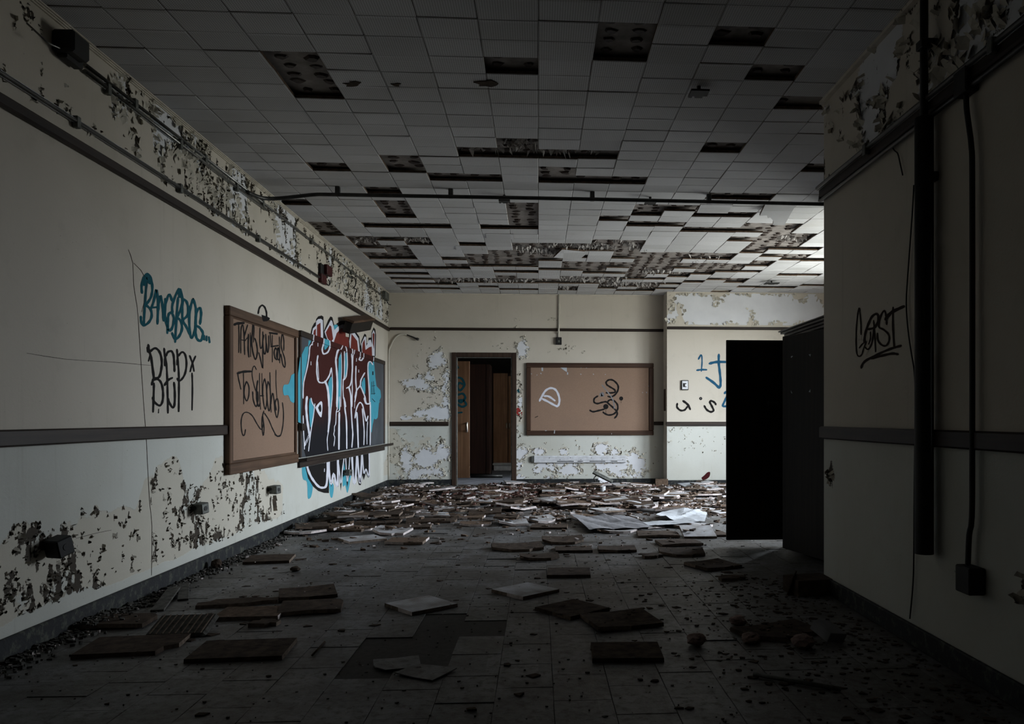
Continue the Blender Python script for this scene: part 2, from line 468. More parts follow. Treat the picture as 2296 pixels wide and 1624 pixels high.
def flakes(parent, u, v, mk, key, n, to3d, size, out, name='paint_flake', mat=None, band=0.07, tall=1.0):
    """Curled flakes of paint standing up along the edge of a worn patch."""
    m = mk[key]
    gx, gy = np.gradient(m)
    cand = np.argwhere((np.abs(m - 0.5) < band) & (np.hypot(gx, gy) > 1e-5))
    if len(cand) == 0: return
    pick = cand[rng.choice(len(cand), min(n, len(cand)), replace=False)]
    mb = MB()
    for i, j in pick:
        du, dv = u[-2, 0] - u[-3, 0], v[0, 1] - v[0, 0]
        g = np.array([gx[i, j] / du, gy[i, j] / dv]); g /= (np.hypot(*g) + 1e-9)
        g = g + rng.normal(0, 0.45, 2); g /= (np.hypot(*g) + 1e-9)
        t = np.array([-g[1], g[0]])
        w = size * rng.uniform(0.4, 1.5); L = size * rng.uniform(0.5, 1.6) * tall; ho = out * rng.uniform(0.4, 1.5)
        c = np.array([u[i, j], v[i, j]]) + rng.normal(0, 0.006, 2)
        rows = []
        for k, (s, hgt) in enumerate(((0, 0.001), (0.5, 0.55), (0.85, 1.0))):
            ww = w * (1 - 0.35 * k * rng.uniform(0.3, 1))
            rows.append([(c + g * L * s - t * ww / 2, hgt * ho), (c + g * L * s + t * ww / 2, hgt * ho * rng.uniform(0.6, 1.2))])
        for k in range(2):
            a, b = rows[k]; d, e2 = rows[k + 1]
            mb.face([to3d(*a[0], a[1]), to3d(*b[0], b[1]), to3d(*e2[0], e2[1]), to3d(*d[0], d[1])])
    o = mb.build(name, mat or M['flake'], parent); o['kind'] = 'stuff'
    return o

def sm(x, a, b):
    t = np.clip((x - a) / (b - a), 0, 1); return t * t * (3 - 2 * t)

# ---- left wall
def masks_left(y, z):
    hi = sm(z, 2.56, 2.60)
    far = sm(y, 4.0, 8.5)
    n1 = fbm(y * 3.0, z * 1.7, 5, 3)
    white = hi * (n1 - (0.64 - 0.14 * far) + 0.5)
    white = np.where(hi > 0.5, white, 0)
    cl = fbm(y * 1.6, z * 2.5, 3, 21)
    top = np.exp(-((z - 2.99) / 0.07) ** 2) + 0.7 * np.exp(-((z - 2.64) / 0.05) ** 2)
    n2 = fbm(y * 26, z * 9, 3, 9)
    pit_shade = hi * (n2 - 0.36 + 0.34 * (cl - 0.5) + 0.12 * top + 0.14 * far + 0.15 * np.exp(-((white - 0.5) / 0.05) ** 2))  # dark slits: holes, and painted shade behind curling paint
    # lower wall: tan undercoat with dark crumbs round it
    lo = sm(z, 0.10, 0.2) * (1 - sm(z + 0.75 * (fbm(y * 2.0, z * 1.5 + 2, 4, 5) - 0.5), 0.55, 0.80))
    yy = (1 - sm(y, 7.3, 8.2)) + 0.55 * sm(y, 12.0, 12.8)
    nb = fbm(y * 1.9, z * 2.2, 3, 31)
    under = lo * yy * np.clip(0.5 + (nb - 0.46) * 2.4, 0, 1)
    seam = 1 - np.exp(-((y - 5.07) / 0.045) ** 4)
    edge = np.exp(-((under - 0.5) / 0.20) ** 2)
    n3 = fbm(y * 30, z * 19, 3, 41)
    near = 1 - sm(y, 4.6, 8.2)
    pit2 = (lo * yy * seam) * (n3 - 0.27 + 0.29 * edge + 0.40 * (0.4 + 0.6 * near) * 1.0 * (fbm(y * 2.6, z * 3.2, 3, 77) - 0.42) + 0.05 * near)
    pit_shade = np.maximum(pit_shade, pit2 * (z < 1.0))
    mid = (z > 1.05) & (z < 2.4)
    sc = fbm(y * 6, z * 14, 3, 51) * np.exp(-((z - 1.55) / 0.22) ** 2) * (1 - sm(y, 4.6, 5.6))
    pit_shade = np.maximum(pit_shade, np.where(mid, fbm(y * 30, z * 22, 2, 53) * np.clip(sc * 2.2, 0, 0.55) * 0.8, 0))
    return {'white': white, 'under': under, 'pit_shade': pit_shade}
wall_left, u, v, mk = grid_wall('wall_left', np.concatenate([np.arange(YF, 2.9, 0.3), np.arange(2.9, YB + 0.001, 0.015), np.array([YB])]), np.linspace(0, ZC + 0.05, 252),
    lambda a, b: np.stack([np.full_like(a, XL), a, b], -1), masks_left, M['wall'])
L3 = lambda a, b, h: (XL + h, a, b)
flakes(wall_left, u, v, mk, 'white', 1500, L3, 0.035, 0.018)
flakes(wall_left, u, v, mk, 'pit_shade', 3200, L3, 0.014, 0.010, 'paint_crumb', M['flake_dark'])
flakes(wall_left, u, v, {'m': mk['pit_shade'] * (u > 0)}, 'm', 900, L3, 0.018, 0.016, 'paint_curl')

# ---- back wall (with a doorway) and what is right of it
DX0, DX1 = on_y(1013, 1000, YB).x, on_y(1158, 1000, YB).x
DZ1 = on_y(1080, 791, YB).z
PX_ = lambda px, py, y=YB: on_y(px, py, y)
def blob_mask(x, z, blobs, yplane, seed, amp=1.1, fx=9):
    m = np.zeros_like(x)
    for (px, py, rx, ry) in blobs:
        c = on_y(px, py, yplane); s = (on_y(px + 100, py, yplane).x - c.x) / 100
        d = np.sqrt(((x - c.x) / (rx * s)) ** 2 + ((z - c.z) / (ry * s)) ** 2)
        m = np.maximum(m, 1.06 - 0.5 * d)
    return m + amp * (fbm(x * fx, z * fx, 4, seed) - 0.5) * (m > 0.02)
BW = [(985, 803, 17, 22), (972, 815, 10, 14), (945, 862, 30, 17), (965, 850, 14, 12), (1000, 862, 8, 34), (985, 925, 26, 16),
      (1000, 905, 8, 22), (945, 925, 14, 8), (910, 938, 10, 4), (1172, 780, 10, 16), (1167, 905, 4, 30),
      (960, 1030, 30, 24), (912, 1028, 13, 24), (990, 1018, 17, 22), (965, 1058, 40, 9), (930, 1072, 30, 6), (1165, 1015, 9, 12),
      (1180, 1012, 9, 7), (1166, 1045, 6, 8), (1160, 1070, 12, 5), (1205, 1014, 13, 9), (1262, 1014, 8, 8), (1348, 1008, 19, 12), (1378, 1014, 12, 7),
      (1215, 1045, 14, 12), (1235, 1054, 11, 8), (1272, 1056, 24, 9), (1262, 1042, 30, 4), (1360, 1046, 18, 8), (1398, 1044, 14, 10),
      (1425, 1040, 22, 20), (1380, 1058, 16, 9), (1410, 1066, 26, 6), (1240, 1070, 18, 6)]
BC = [(945, 1030, 80, 60), (975, 860, 50, 90), (1165, 900, 10, 160), (1300, 1035, 150, 45), (1260, 785, 40, 14), (1240, 715, 20, 6), (890, 1010, 28, 60), (1130, 775, 40, 12)]
def masks_back(x, z):
    white = blob_mask(x, z, BW, YB, 61)
    crumb = blob_mask(x, z, BC, YB, 63, 0.5, 5)
    n = fbm(x * 24, z * 24, 3, 65)
    pit_shade = np.where(crumb > 0.35, (n - 0.36 + 0.45 * (np.clip(crumb, 0, 1) - 0.5)), 0) + 0.80 * np.exp(-((white - 0.47) / 0.045) ** 2) * n  # crumbs, plus a dark rim painting grime and shadow under peeled edges
    pit_shade = pit_shade * (white < 0.62)
    under = np.where((z < 0.93) & (x < -1.0), crumb * 0.75 + (fbm(x * 6, z * 6, 3, 67) - 0.5) * 0.8 - 0.05, 0)
    return {'white': white, 'under': under, 'pit_shade': np.clip(pit_shade, 0, 1) * 0.95}
B3 = lambda a, b, h: (a, YB - h, b)
mb = MB()
def back_piece(name, x0, x1, z0, z1, dx=0.0125):
    o, u, v, mk = grid_wall(name, np.linspace(x0, x1, max(2, int((x1 - x0) / dx))), np.linspace(z0, z1, max(2, int((z1 - z0) / dx))),
        lambda a, b: np.stack([a, np.full_like(a, YB), b], -1), masks_back, M['wall'])
    flakes(o, u, v, mk, 'white', 620, B3, 0.027, 0.015, 'paint_flake', None, 0.06)
    flakes(o, u, v, mk, 'pit_shade', 500, B3, 0.017, 0.013, 'paint_curl', None, 0.12)
    return o
wall_back = back_piece('wall_back', XL, DX0, 0, ZC + 0.05)
back_r = back_piece('wall_back', DX1, XP + 0.02, 0, ZC + 0.05)
back_t = back_piece('wall_back', DX0, DX1, DZ1, ZC + 0.05)
for o, nm in ((back_r, 'wall_section'), (back_t, 'wall_section')):
    o.name = nm; o.parent = wall_back

# section of wall standing forward of the back wall, right
PW = [(1560, 690, 60, 26), (1640, 695, 60, 26), (1720, 690, 60, 24), (1800, 692, 70, 30), (1510, 700, 14, 24), (1600, 705, 90, 18), (1760, 705, 90, 20)]
PC = [(1560, 1000, 80, 18), (1530, 968, 40, 8), (1540, 675, 60, 10)]
def masks_pier(x, z):
    white = blob_mask(x, z, PW, YP, 71, 1.2, 5) * (z > 2.56)
    crumb = blob_mask(x, z, PC, YP, 73, 0.5, 6)
    n = fbm(x * 28, z * 28, 3, 75)
    return {'white': white, 'pit_shade': np.where(crumb > 0.3, n - 0.28, 0) * (white < 0.5)}
pier, u, v, mk = grid_wall('wall_pier', np.concatenate([np.linspace(XP, XW, 210)]), np.linspace(0, ZC + 0.05, 250),
    lambda a, b: np.stack([a, np.full_like(a, YP), b], -1), masks_pier, M['wall'])
P3 = lambda a, b, h: (a, YP - h, b)
flakes(pier, u, v, mk, 'white', 260, P3, 0.04, 0.022)
flakes(pier, u, v, mk, 'pit_shade', 120, P3, 0.012, 0.010, 'paint_curl')
mb = MB(); mb.face([(XP, YB + 0.02, 0), (XP, YP, 0), (XP, YP, ZC + 0.05), (XP, YB + 0.02, ZC + 0.05)])
mb.build('wall_return', M['plain_wall'], pier)

# ---- near right wall
def masks_right(y, z):
    hi = sm(z, 2.55, 2.6)
    n1 = fbm(y * 2.6, z * 3.0, 5, 81)
    white = np.where(hi > 0.5, n1 - 0.52 + 0.5, 0)
    pit_shade = hi * (fbm(y * 9, z * 7, 3, 83) - 0.20 + 0.15 * np.exp(-((white - 0.5) / 0.05) ** 2))  # dark spots, with painted shade along the white patch edges
    lo = np.exp(-((z - 0.72) / 0.18) ** 2) * np.exp(-((y - 4.85) / 0.10) ** 2)
    lo2 = np.exp(-((z - 0.45) / 0.10) ** 2) * np.exp(-((y - 2.85) / 0.12) ** 2)
    pit_shade = np.maximum(pit_shade, np.maximum(lo, lo2) * (fbm(y * 20, z * 20, 3, 85) + 0.1))
    return {'white': white, 'pit_shade': pit_shade}
wall_right, u, v, mk = grid_wall('wall_right', np.concatenate([np.array([YF, 1.5]), np.linspace(1.8, YR, 212)]), np.linspace(0, ZC + 0.05, 210),
    lambda a, b: np.stack([np.full_like(a, XR), a, b], -1), masks_right, M['wall'])
R3 = lambda a, b, h: (XR - h, a, b)
flakes(wall_right, u, v, mk, 'white', 260, R3, 0.045, 0.03)
flakes(wall_right, u, v, mk, 'pit_shade', 260, R3, 0.03, 0.03, 'paint_curl')
mb = MB(); mb.face([(XR, YR, 0), (XW, YR, 0), (XW, YR, ZC + 0.05), (XR, YR, ZC + 0.05)])
mb.build('wall_end', M['plain_wall'], wall_right)
mb = MB(); mb.box((XK, YR + .01, 0), (XW, YK, ZC - .002)); tag(mb.build('added_shade_wall', M['plain_wall']), kind='structure')  # added out of view to keep window light off the near left wall

# ---- wall behind the camera, window wall
mb = MB(); mb.face([(XL, YF, 0), (XR, YF, 0), (XR, YF, ZC + .05), (XL, YF, ZC + .05)])
tag(mb.build('wall_front', M['plain_wall']), kind='structure')
mb = MB()
ys = sorted({YR, YP, *[w[0] for w in WINDOWS], *[w[1] for w in WINDOWS]})
for a, b in zip(ys[:-1], ys[1:]):
    w = [q for q in WINDOWS if q[0] <= a + 1e-6 and q[1] >= b - 1e-6]
    if w:
        mb.box((XW, a, 0), (XW + 0.2, b, w[0][2])); mb.box((XW, a, w[0][3]), (XW + 0.2, b, ZC + .05))
    else: mb.box((XW, a, 0), (XW + 0.2, b, ZC + .05))
tag(mb.build('wall_window_side', M['plain_wall']), kind='structure')
for k, (y0, y1, z0, z1) in enumerate(WINDOWS):
    mb = MB(); x0, x1 = XW + 0.10, XW + 0.15
    mb.box((x0, y0, z0), (x1, y1, z0 + .05)); mb.box((x0, y0, z1 - .05), (x1, y1, z1))
    mb.box((x0, y0, z0 + .05), (x1, y0 + .05, z1 - .05)); mb.box((x0, y1 - .05, z0 + .05), (x1, y1, z1 - .05))
    o = tag(mb.build('window_%d' % (k + 1), M['window_frame']), kind='structure')
    mb = MB(); ym = (y0 + y1) / 2; zm = (z0 + z1) / 2
    mb.box((x0 + .01, ym - .02, z0 + .05), (x1 - .01, ym + .02, z1 - .05)); mb.build('mullion', M['window_frame'], o)
    mb = MB(); mb.box((x0 + .01, y0 + .05, zm - .02), (x1 - .01, ym - .02, zm + .02)); mb.box((x0 + .01, ym + .02, zm - .02), (x1 - .01, y1 - .05, zm + .02)); mb.build('transom_bar', M['window_frame'], o)

# ------------------------------------------------------------------ ceiling
TX, TY, TY0 = 0.303, 0.2142, 4.471
def ccell(px, py):
    p = on_z(px, py, ZC); return math.floor(p.x / TX), math.floor((p.y - TY0) / TY)
MISS = set()
STR = [(656,122),(684,162),(712,195),(1145,148),(1391,108),(1397,62),(1652,90),(1729,163),(1792,233),(1614,333),(1823,369),(737,371),(900,355),(914,376),
 (1040,338,1375,347),(1160,324),(968,398,1118,400),(1248,386),(1222,401,1430,404),(859,423),(882,452),(889,463),(898,474),(903,482),(675,460),
 (719,498),(730,507),(744,517),(753,523),(828,502,1004,508),(1172,461),(1172,471),(1172,481),(1172,490),(1172,500),(1172,510),(1090,509,1200,513),
 (790,531,900,534),(820,541,845,545),(825,552,860,553),(915,535,960,535),(922,545,968,546),
 (872,559,912,559),(833,570,920,570),(845,581,925,581),(856,592,938,592),(866,602,1005,602),(876,613,958,613),(888,623,922,623),(898,634,978,634),
 (995,582,1050,582),(1000,592,1053,592),(1034,548,1085,548),(1048,573,1097,573),(1050,589,1102,589),(1098,566,1150,566),(1106,582,1153,582),(1108,594,1155,594),
 (1154,549,1218,549),(1156,560,1218,560),(1157,570,1218,570),(1158,580,1218,580),(1162,592,1206,592),(1115,611,1159,611),(1116,622,1159,622),(1162,612,1206,612),
 (976,625,1113,625),(987,632,1113,632),(1117,635,1206,635),(909,648,950,648),(953,646,988,646),(1078,644,1117,644),(1123,648,1162,648),(1168,651,1206,651),
 (1346,490,1405,490),(1427,465,1478,465),(1422,473,1476,473),(1417,481,1474,481),(1489,466,1553,466),(1556,482,1680,482),(1469,505,1525,505),(1530,518,1763,518),
 (1664,508,1778,508),(1655,440,1722,440),(1686,541,1731,541),(1746,533,1810,533),(1740,543,1803,543),(1733,553,1793,553),(1668,560,1764,560),(1760,570,1804,570),(1754,579,1850,579),
 (1536,573,1638,573),(1530,581,1630,581),(1521,592,1722,592),(1329,543,1376,543),(1386,542,1438,542),(1383,551,1434,551),(1380,561,1430,561),(1376,569,1428,569),
 (1204,549,1318,549),(1204,558,1368,558),(1204,568,1258,568),(1204,578,1256,578),(1268,577,1313,577),(1430,571,1478,571),(1422,581,1473,581),(1422,589,1510,589),(1418,597,1505,597),(1413,607,1498,607),
 (1264,589,1356,589),(1261,597,1353,597),(1259,604,1353,604),(1209,605,1257,605),(1362,592,1438,592),(1358,600,1438,600),(1355,609,1443,609),(1403,617,1448,617),(1403,623,1438,623),
 (1356,613,1398,613),(1448,613,1538,613),(1502,620,1538,620),(1511,603,1652,603),(1555,611,1692,611),(1628,625,1676,625),(1628,632,1668,632),(1204,626,1343,626),(1204,634,1343,634),
 (1255,646,1291,646),(1255,652,1290,652),(1343,627,1478,627),(1348,635,1468,635),(1353,643,1462,643),(1423,649,1458,649),(1488,635,1526,635),(1538,630,1574,630),(1473,646,1513,646),
 (1600,651,1634,651),(1658,644,1768,644),(1783,618,1828,618),(1803,642,1850,642)]
for s in STR:
    if len(s) == 2: MISS.add(ccell(*s))
    else:
        for k in range(60):
            t = k / 59; MISS.add(ccell(s[0] + (s[2] - s[0]) * t, s[1] + (s[3] - s[1]) * t))
HANG = {ccell(1745, 472): 'hang'}
ZS = ZC + 0.045
mb = MB()
mb.box((XL - .1, YF - .1, ZS), (XW + .2, YB + .1, ZS + 0.1))
ceiling = tag(mb.build('ceiling', M['substrate']), kind='structure')
ix0, ix1 = math.floor(XL / TX), math.ceil(XW / TX); iy0, iy1 = math.floor((2.3 - TY0) / TY), math.ceil((YB - TY0) / TY)
TT = 0.022
cells = []
for i in range(ix0, ix1):
    for j in range(iy0, iy1):
        if (i, j) in MISS: continue
        x0, x1 = max(i * TX, XL), min((i + 1) * TX, XW); y0, y1 = TY0 + j * TY, min(TY0 + (j + 1) * TY, YB)
        if x1 - x0 < 0.03 or y1 - y0 < 0.03: continue
        if y0 < YR - 0.05 and x0 > XR - 0.03: continue
        if y0 < YR - 0.05 and x0 < XR: x1 = min(x1, XR)
        if y1 < YK + .05 and x1 > XK - .02 and y0 > YR - .3:
            if x0 > XK - .03: continue
            x1 = XK
        c = ((x0 + x1) / 2, (y0 + y1) / 2, ZC)
        p = project(c)
        vis = p is not None and -20 < p[0] < 2316 and -20 < p[1] < 960 and not (c[0] > XR and p[0] > 1848)
        cells.append((0 if vis else 1, c[1], x0, x1, y0, y1))
cells.sort()
tile_meshes = {}
rest = MB()
def tile_into(mb, w, d, M4):
    b = 0.004
    lo = (-w / 2 + 0.0012, -d / 2 + 0.0012, 0); hi = (w / 2 - 0.0012, d / 2 - 0.0012, TT)
    x0, y0, z0 = lo; x1, y1, z1 = hi
    P = [(x0+b,y0+b,z0),(x1-b,y0+b,z0),(x1-b,y1-b,z0),(x0+b,y1-b,z0),(x0,y0,z0+b),(x1,y0,z0+b),(x1,y1,z0+b),(x0,y1,z0+b),(x0,y0,z1),(x1,y0,z1),(x1,y1,z1),(x0,y1,z1)]
    n = len(mb.v); mb.v += [tuple(M4 @ Vector(q)) for q in P]
    F = [((3,2,1,0),0)] + [((a,(a+1)%4,(a+1)%4+4,a+4),0) for a in range(4)] + [((a+4,(a+1)%4+4,(a+1)%4+8,a+8),1) for a in range(4)] + [((8,9,10,11),1)]
    for f, mi in F: mb.f.append(tuple(n + q for q in f)); mb.m.append(mi); mb.sm.append(False)
nt = 0
for vis, yc, x0, x1, y0, y1 in cells:
    w, d = round(x1 - x0, 3), round(y1 - y0, 3)
    dz = random.uniform(-0.0025, 0.0025); rx = random.gauss(0, 0.006); ry = random.gauss(0, 0.004)
    if random.random() < 0.05: rx += random.choice((-1, 1)) * 0.03
    R = Euler((rx, ry, random.gauss(0, 0.003)))
    loc = ((x0 + x1) / 2, (y0 + y1) / 2, ZC + dz)
    if not vis and nt < 300:
        if (w, d) not in tile_meshes:
            t = MB(); tile_into(t, w, d, Matrix()); tile_meshes[(w, d)] = t.mesh('ceiling_tile', [M['ctile'], M['fibre']])
        link('ceiling_tile', tile_meshes[(w, d)], ceiling, loc, R); nt += 1
    else:
        tile_into(rest, w, d, Matrix.Translation(loc) @ R.to_matrix().to_4x4())
o = rest.build('ceiling_tiles', [M['ctile'], M['fibre']], ceiling); o['kind'] = 'stuff'

# glue dabs and torn fibre where tiles are gone
mb = MB(); fl = MB()
def dab(mb, x, y, r):
    n = 9; w = [r * random.uniform(0.75, 1.2) for _ in range(n)]; h = random.uniform(0.006, 0.016)
    a0 = random.random() * 6
    ring = lambda s, z: [(x + math.cos(a0 + 2 * math.pi * k / n) * w[k] * s, y + math.sin(a0 + 2 * math.pi * k / n) * w[k] * 0.85 * s, z) for k in range(n)]
    A, B = ring(1, ZS - 0.0005), ring(0.7, ZS - h)
    for k in range(n): mb.face([A[k], A[(k + 1) % n], B[(k + 1) % n], B[k]])
    mb.face(B)
TORN = [(1040,338,1375,347,26),(1204,549,1368,558,60),(1160,560,1260,575,50),(1204,626,1478,634,110),(1350,640,1460,645,50),(985,630,1206,636,70),(1383,543,1440,565,20),
        (800,541,860,545,14),(915,540,968,540,22),(1560,585,1630,590,20),(1746,540,1800,540,14),(1430,612,1538,612,24),(1255,646,1290,650,18),(1150,324,1170,326,12)]
for (i, j) in MISS:
    x0, y0 = i * TX, TY0 + j * TY
    if x0 + TX < XL or x0 > XW or y0 > YB: continue
    for a in (0.24, 0.76):
        for b in (0.27, 0.77):
            if random.random() < 0.93:
                dab(mb, x0 + TX * (a + random.gauss(0, 0.04)), y0 + TY * (b + random.gauss(0, 0.04)), random.uniform(0.032, 0.048))
for (xa, ya, xb, yb, n) in TORN:
    for k in range(n):
        t = random.random(); p = on_z(xa + (xb - xa) * t, ya + (yb - ya) * t + random.uniform(-4, 4), ZC)
        if p.y > YB - 0.05: continue
        for q in range(3):
            c = Vector((p.x + random.gauss(0, .05), p.y + random.gauss(0, .04), ZS - random.uniform(0.0, 0.01)))
            a = random.random() * math.pi; s = random.uniform(0.008, 0.032); drop = random.uniform(0.015, 0.055)
            e1 = Vector((math.cos(a), math.sin(a), 0)) * s; e2 = Vector((random.gauss(0, .02), random.gauss(0, .02), -drop))
            fl.face([c - e1, c + e1, c + e1 * 0.6 + e2 * 0.6, c - e1 * 0.5 + e2 * 0.6]); fl.face([c - e1 * 0.5 + e2 * 0.6, c + e1 * 0.6 + e2 * 0.6, c + e2 * 1.1 + e1 * 0.2])
o = mb.build('glue_dabs', M['dab'], ceiling); o['kind'] = 'stuff'
o = fl.build('torn_fibre', M['fluff'], ceiling); o['kind'] = 'stuff'

# tiles that hang down or are swung open
def hang_tile(px, py, w, d, hinge, ang, name='hanging_tile', chip=False):
    p = on_z(px, py, ZC)
    t = MB()
    if chip:
        pts = [(-w/2, -d/2), (w/2, -d/2), (w/2, d/2), (w*0.1, d/2), (w*0.05, d*0.3), (-w*0.12, d*0.12), (-w*0.2, d*0.16), (-w*0.25, d*0.02), (-w/2, d*0.05)]
    else: pts = [(-w/2, -d/2), (w/2, -d/2), (w/2, d/2), (-w/2, d/2)]
    lo = [(x, y + d/2, 0) for x, y in pts]; hi = [(x, y + d/2, TT) for x, y in pts]
    t.face(lo[::-1], 0); t.face(hi, 1)
    for k in range(len(pts)): t.face([lo[k], lo[(k+1) % len(pts)], hi[(k+1) % len(pts)], hi[k]], 1)
    return link(name, t.mesh(name, [M['ctile'], M['fibre']]), ceiling, (p.x, p.y, ZC - 0.002), (ang, 0, hinge))
hang_tile(1750, 459, 0.29, 0.36, 0.0, -0.30, chip=True)
hang_tile(1607, 459, 0.30, 0.20, 0.0, -0.14)
hang_tile(1290, 562, 0.34, 0.28, 0.35, -0.16)
hang_tile(1120, 524, 0.30, 0.21, 0.0, -0.06)
hang_tile(1050, 551, 0.30, 0.21, 0.0, -0.05)

# cove strip between wall and ceiling
mb = MB()
for k in range(3): mb.box((XL, YF, ZC - 0.022 + k * 0.007), (XL + 0.010 + k * 0.009, YB, ZC - 0.015 + k * 0.007))
tag(mb.build('trim_1', M['plain_wall']), kind='structure')
mb = MB(); mb.box((XR - 0.03, YF, ZC - 0.02), (XR, YR, ZC)); tag(mb.build('trim_2', M['plain_wall']), kind='structure')
mb = MB(); mb.box((XL + .03, YB - 0.02, ZC - 0.015), (XP, YB, ZC)); mb.box((XP, YP - 0.02, ZC - 0.015), (XW, YP, ZC)); tag(mb.build('trim_3', M['plain_wall']), kind='structure')

# ------------------------------------------------------------------ floor
FX, FY, FX0 = 0.2275, 0.3129, 0.059
FT = 0.004
mb = MB(); mb.box((XL - .1, YF - .1, -0.15), (XW + .2, YB + 0.3, -FT)); floor = tag(mb.build('floor', M['mastic']), kind='structure')
def fcell(px, py):
    p = on_z(px, py, 0); i = math.floor((p.x - FX0) / FX); off = 0.5 * FY * (i % 2)
    return i, math.floor((p.y - 4.03 - off) / FY)
FM = {fcell(*q) for q in ((1100,1408),(1015,1382),(1005,1405),(990,1425),(985,1450),(930,1458),(880,1462),(850,1480),(900,1485),(950,1485),(1000,1480),(1050,1410),(990,1468),(930,1440))}
fcells = []
for i in range(math.floor((XL - FX0) / FX), math.ceil((XW - FX0) / FX)):
    off = 0.5 * FY * (i % 2)
    for j in range(math.floor((1.5 - 4.03) / FY), math.ceil((YB + 0.2 - 4.03) / FY)):
        if (i, j) in FM: continue
        x0, x1 = max(FX0 + i * FX, XL), min(FX0 + (i + 1) * FX, XW); y0 = 4.03 + off + j * FY; y1 = min(y0 + FY, YB + 0.25)
        if x1 - x0 < .02 or y1 - y0 < .02: continue
        p = project(((x0 + x1) / 2, (y0 + y1) / 2, 0))
        vis = p is not None and -60 < p[0] < 2360 and p[1] < 1700
        fcells.append((0 if vis else 1, y0, x0, x1, y0, y1))
fcells.sort()
fm = {}; rest = MB(); nt = 0
for vis, _, x0, x1, y0, y1 in fcells:
    w, d = round(x1 - x0, 3), round(y1 - y0, 3); g = 0.0011
    loc = ((x0 + x1) / 2, (y0 + y1) / 2, -FT + random.uniform(0, 0.002))
    R = Euler((random.gauss(0, 0.004), random.gauss(0, 0.004), random.gauss(0, 0.005)))
    if random.random() < 0.10: R.x += random.uniform(-0.025, 0.015)
    if not vis and nt < 300:
        if (w, d) not in fm:
            t = MB(); t.bevel_box((-w/2 + g, -d/2 + g, 0), (w/2 - g, d/2 - g, FT), 0.0012); fm[(w, d)] = t.mesh('floor_tile', M['ftile'])
        link('floor_tile', fm[(w, d)], floor, loc, R); nt += 1
    else: rest.box((-w/2 + g, -d/2 + g, 0), (w/2 - g, d/2 - g, FT), 0, Matrix.Translation(loc) @ R.to_matrix().to_4x4())
o = rest.build('floor_tiles', M['ftile'], floor); o['kind'] = 'stuff'

# ------------------------------------------------------------------ baseboards and rails
def struct_box(name, lo, hi, mat, bev=0.006):
    b = MB(); b.bevel_box(lo, hi, bev); return tag(b.build(name, mat), kind='structure')
struct_box('baseboard_left', (XL, YF, 0), (XL + 0.022, YB, 0.10), M['base'])
struct_box('baseboard_back', (XL + .022, YB - 0.02, 0), (DX0, YB, 0.10), M['base'])
struct_box('baseboard_back_right', (DX1, YB - 0.02, 0), (XP, YB, 0.10), M['base'])
struct_box('baseboard_pier', (XP, YP - 0.02, 0), (XW, YP, 0.10), M['base'])
struct_box('baseboard_right', (XR - 0.022, YF, 0), (XR, YR, 0.10), M['base'])
PRZ0, PRZ1 = 2.49, 2.535     # picture rail
CRZ0, CRZ1 = 0.958, 1.036    # chair rail
def rail(name, pts, mat):
    return struct_box(name, *pts, mat, 0.008)
rail('trim_4', ((XL, YF, 2.475), (XL + 0.035, YB, 2.53)), M['trim'])
rail('trim_5', ((XL + .035, YB - 0.03, PRZ0), (XP, YB, PRZ1)), M['trim_x'])
rail('trim_6', ((XP - 0.0, YP - 0.03, PRZ0), (XW, YP, PRZ1)), M['trim_x'])
YC0 = on_x(505, 965, XL).y
rail('trim_7', ((XL, YF, CRZ0), (XL + 0.028, YC0 - .005, CRZ1)), M['trim'])
rail('trim_8', ((XL + .03, YB - 0.028, CRZ0), (on_y(1006, 950, YB).x, YB, CRZ1 - .01)), M['trim_x'])
rail('trim_9', ((on_y(1466, 950, YB).x, YB - 0.028, CRZ0 + .01), (XP, YB, CRZ1 - .01)), M['trim_x'])
rail('trim_10', ((XP - 0.02, YP - 0.028, CRZ0), (XW, YP, CRZ1 - .01)), M['trim_x'])
rail('trim_11', ((XR - 0.03, YF, CRZ0), (XR, YR + 0.01, CRZ1)), M['trim'])
rail('trim_12', ((XR - 0.035, YF, 2.475), (XR, YR, 2.53)), M['trim'])

# ================================================================== things on the left wall
def wall_thing(name, label, cat, loc, group=None): return thing(name, label, cat, tuple(loc), group)
# ---- cork board, left wall
CBX = XL + 0.045
a = on_x(516, 682, CBX); b = on_x(516, 1062, CBX); c = on_x(670, 1040, CBX)
cy0, cy1, cz0, cz1 = a.y, c.y, (b.z + c.z) / 2, (a.z + on_x(670, 743, CBX).z) / 2
cork_left = wall_thing('cork_board', 'tall brown cork board with black spray lettering on the left wall', 'notice board', (XL, (cy0 + cy1) / 2, cz0))
fw = 0.075
mb = MB(); mb.bevel_box((XL, cy0 + fw * .8, cz0 + .1), (CBX - 0.018, cy1 - fw * .8, cz1 - fw)); CORKP = part('cork_panel', mb, M['cork'], cork_left)
mb = MB(); mb.bevel_box((XL, cy0, cz1 - fw), (CBX, cy1, cz1), .006); mb.bevel_box((XL, cy0 + .06, cz1 - fw - .012), (CBX - .01, cy1 - .06, cz1 - fw), .003); part('frame_rail', mb, M['frame_y'], cork_left)
mb = MB(); mb.bevel_box((XL, cy0, cz0), (CBX, cy1, cz0 + .085), .006); mb.bevel_box((XL, cy0 + .06, cz0 + .085), (CBX - .006, cy1 - .06, cz0 + .105), .003); part('frame_rail', mb, M['frame_y'], cork_left)
mb = MB(); mb.bevel_box((XL, cy0, cz0 + .085), (CBX, cy0 + .07, cz1 - fw), .006); part('frame_stile', mb, M['frame_z'], cork_left)
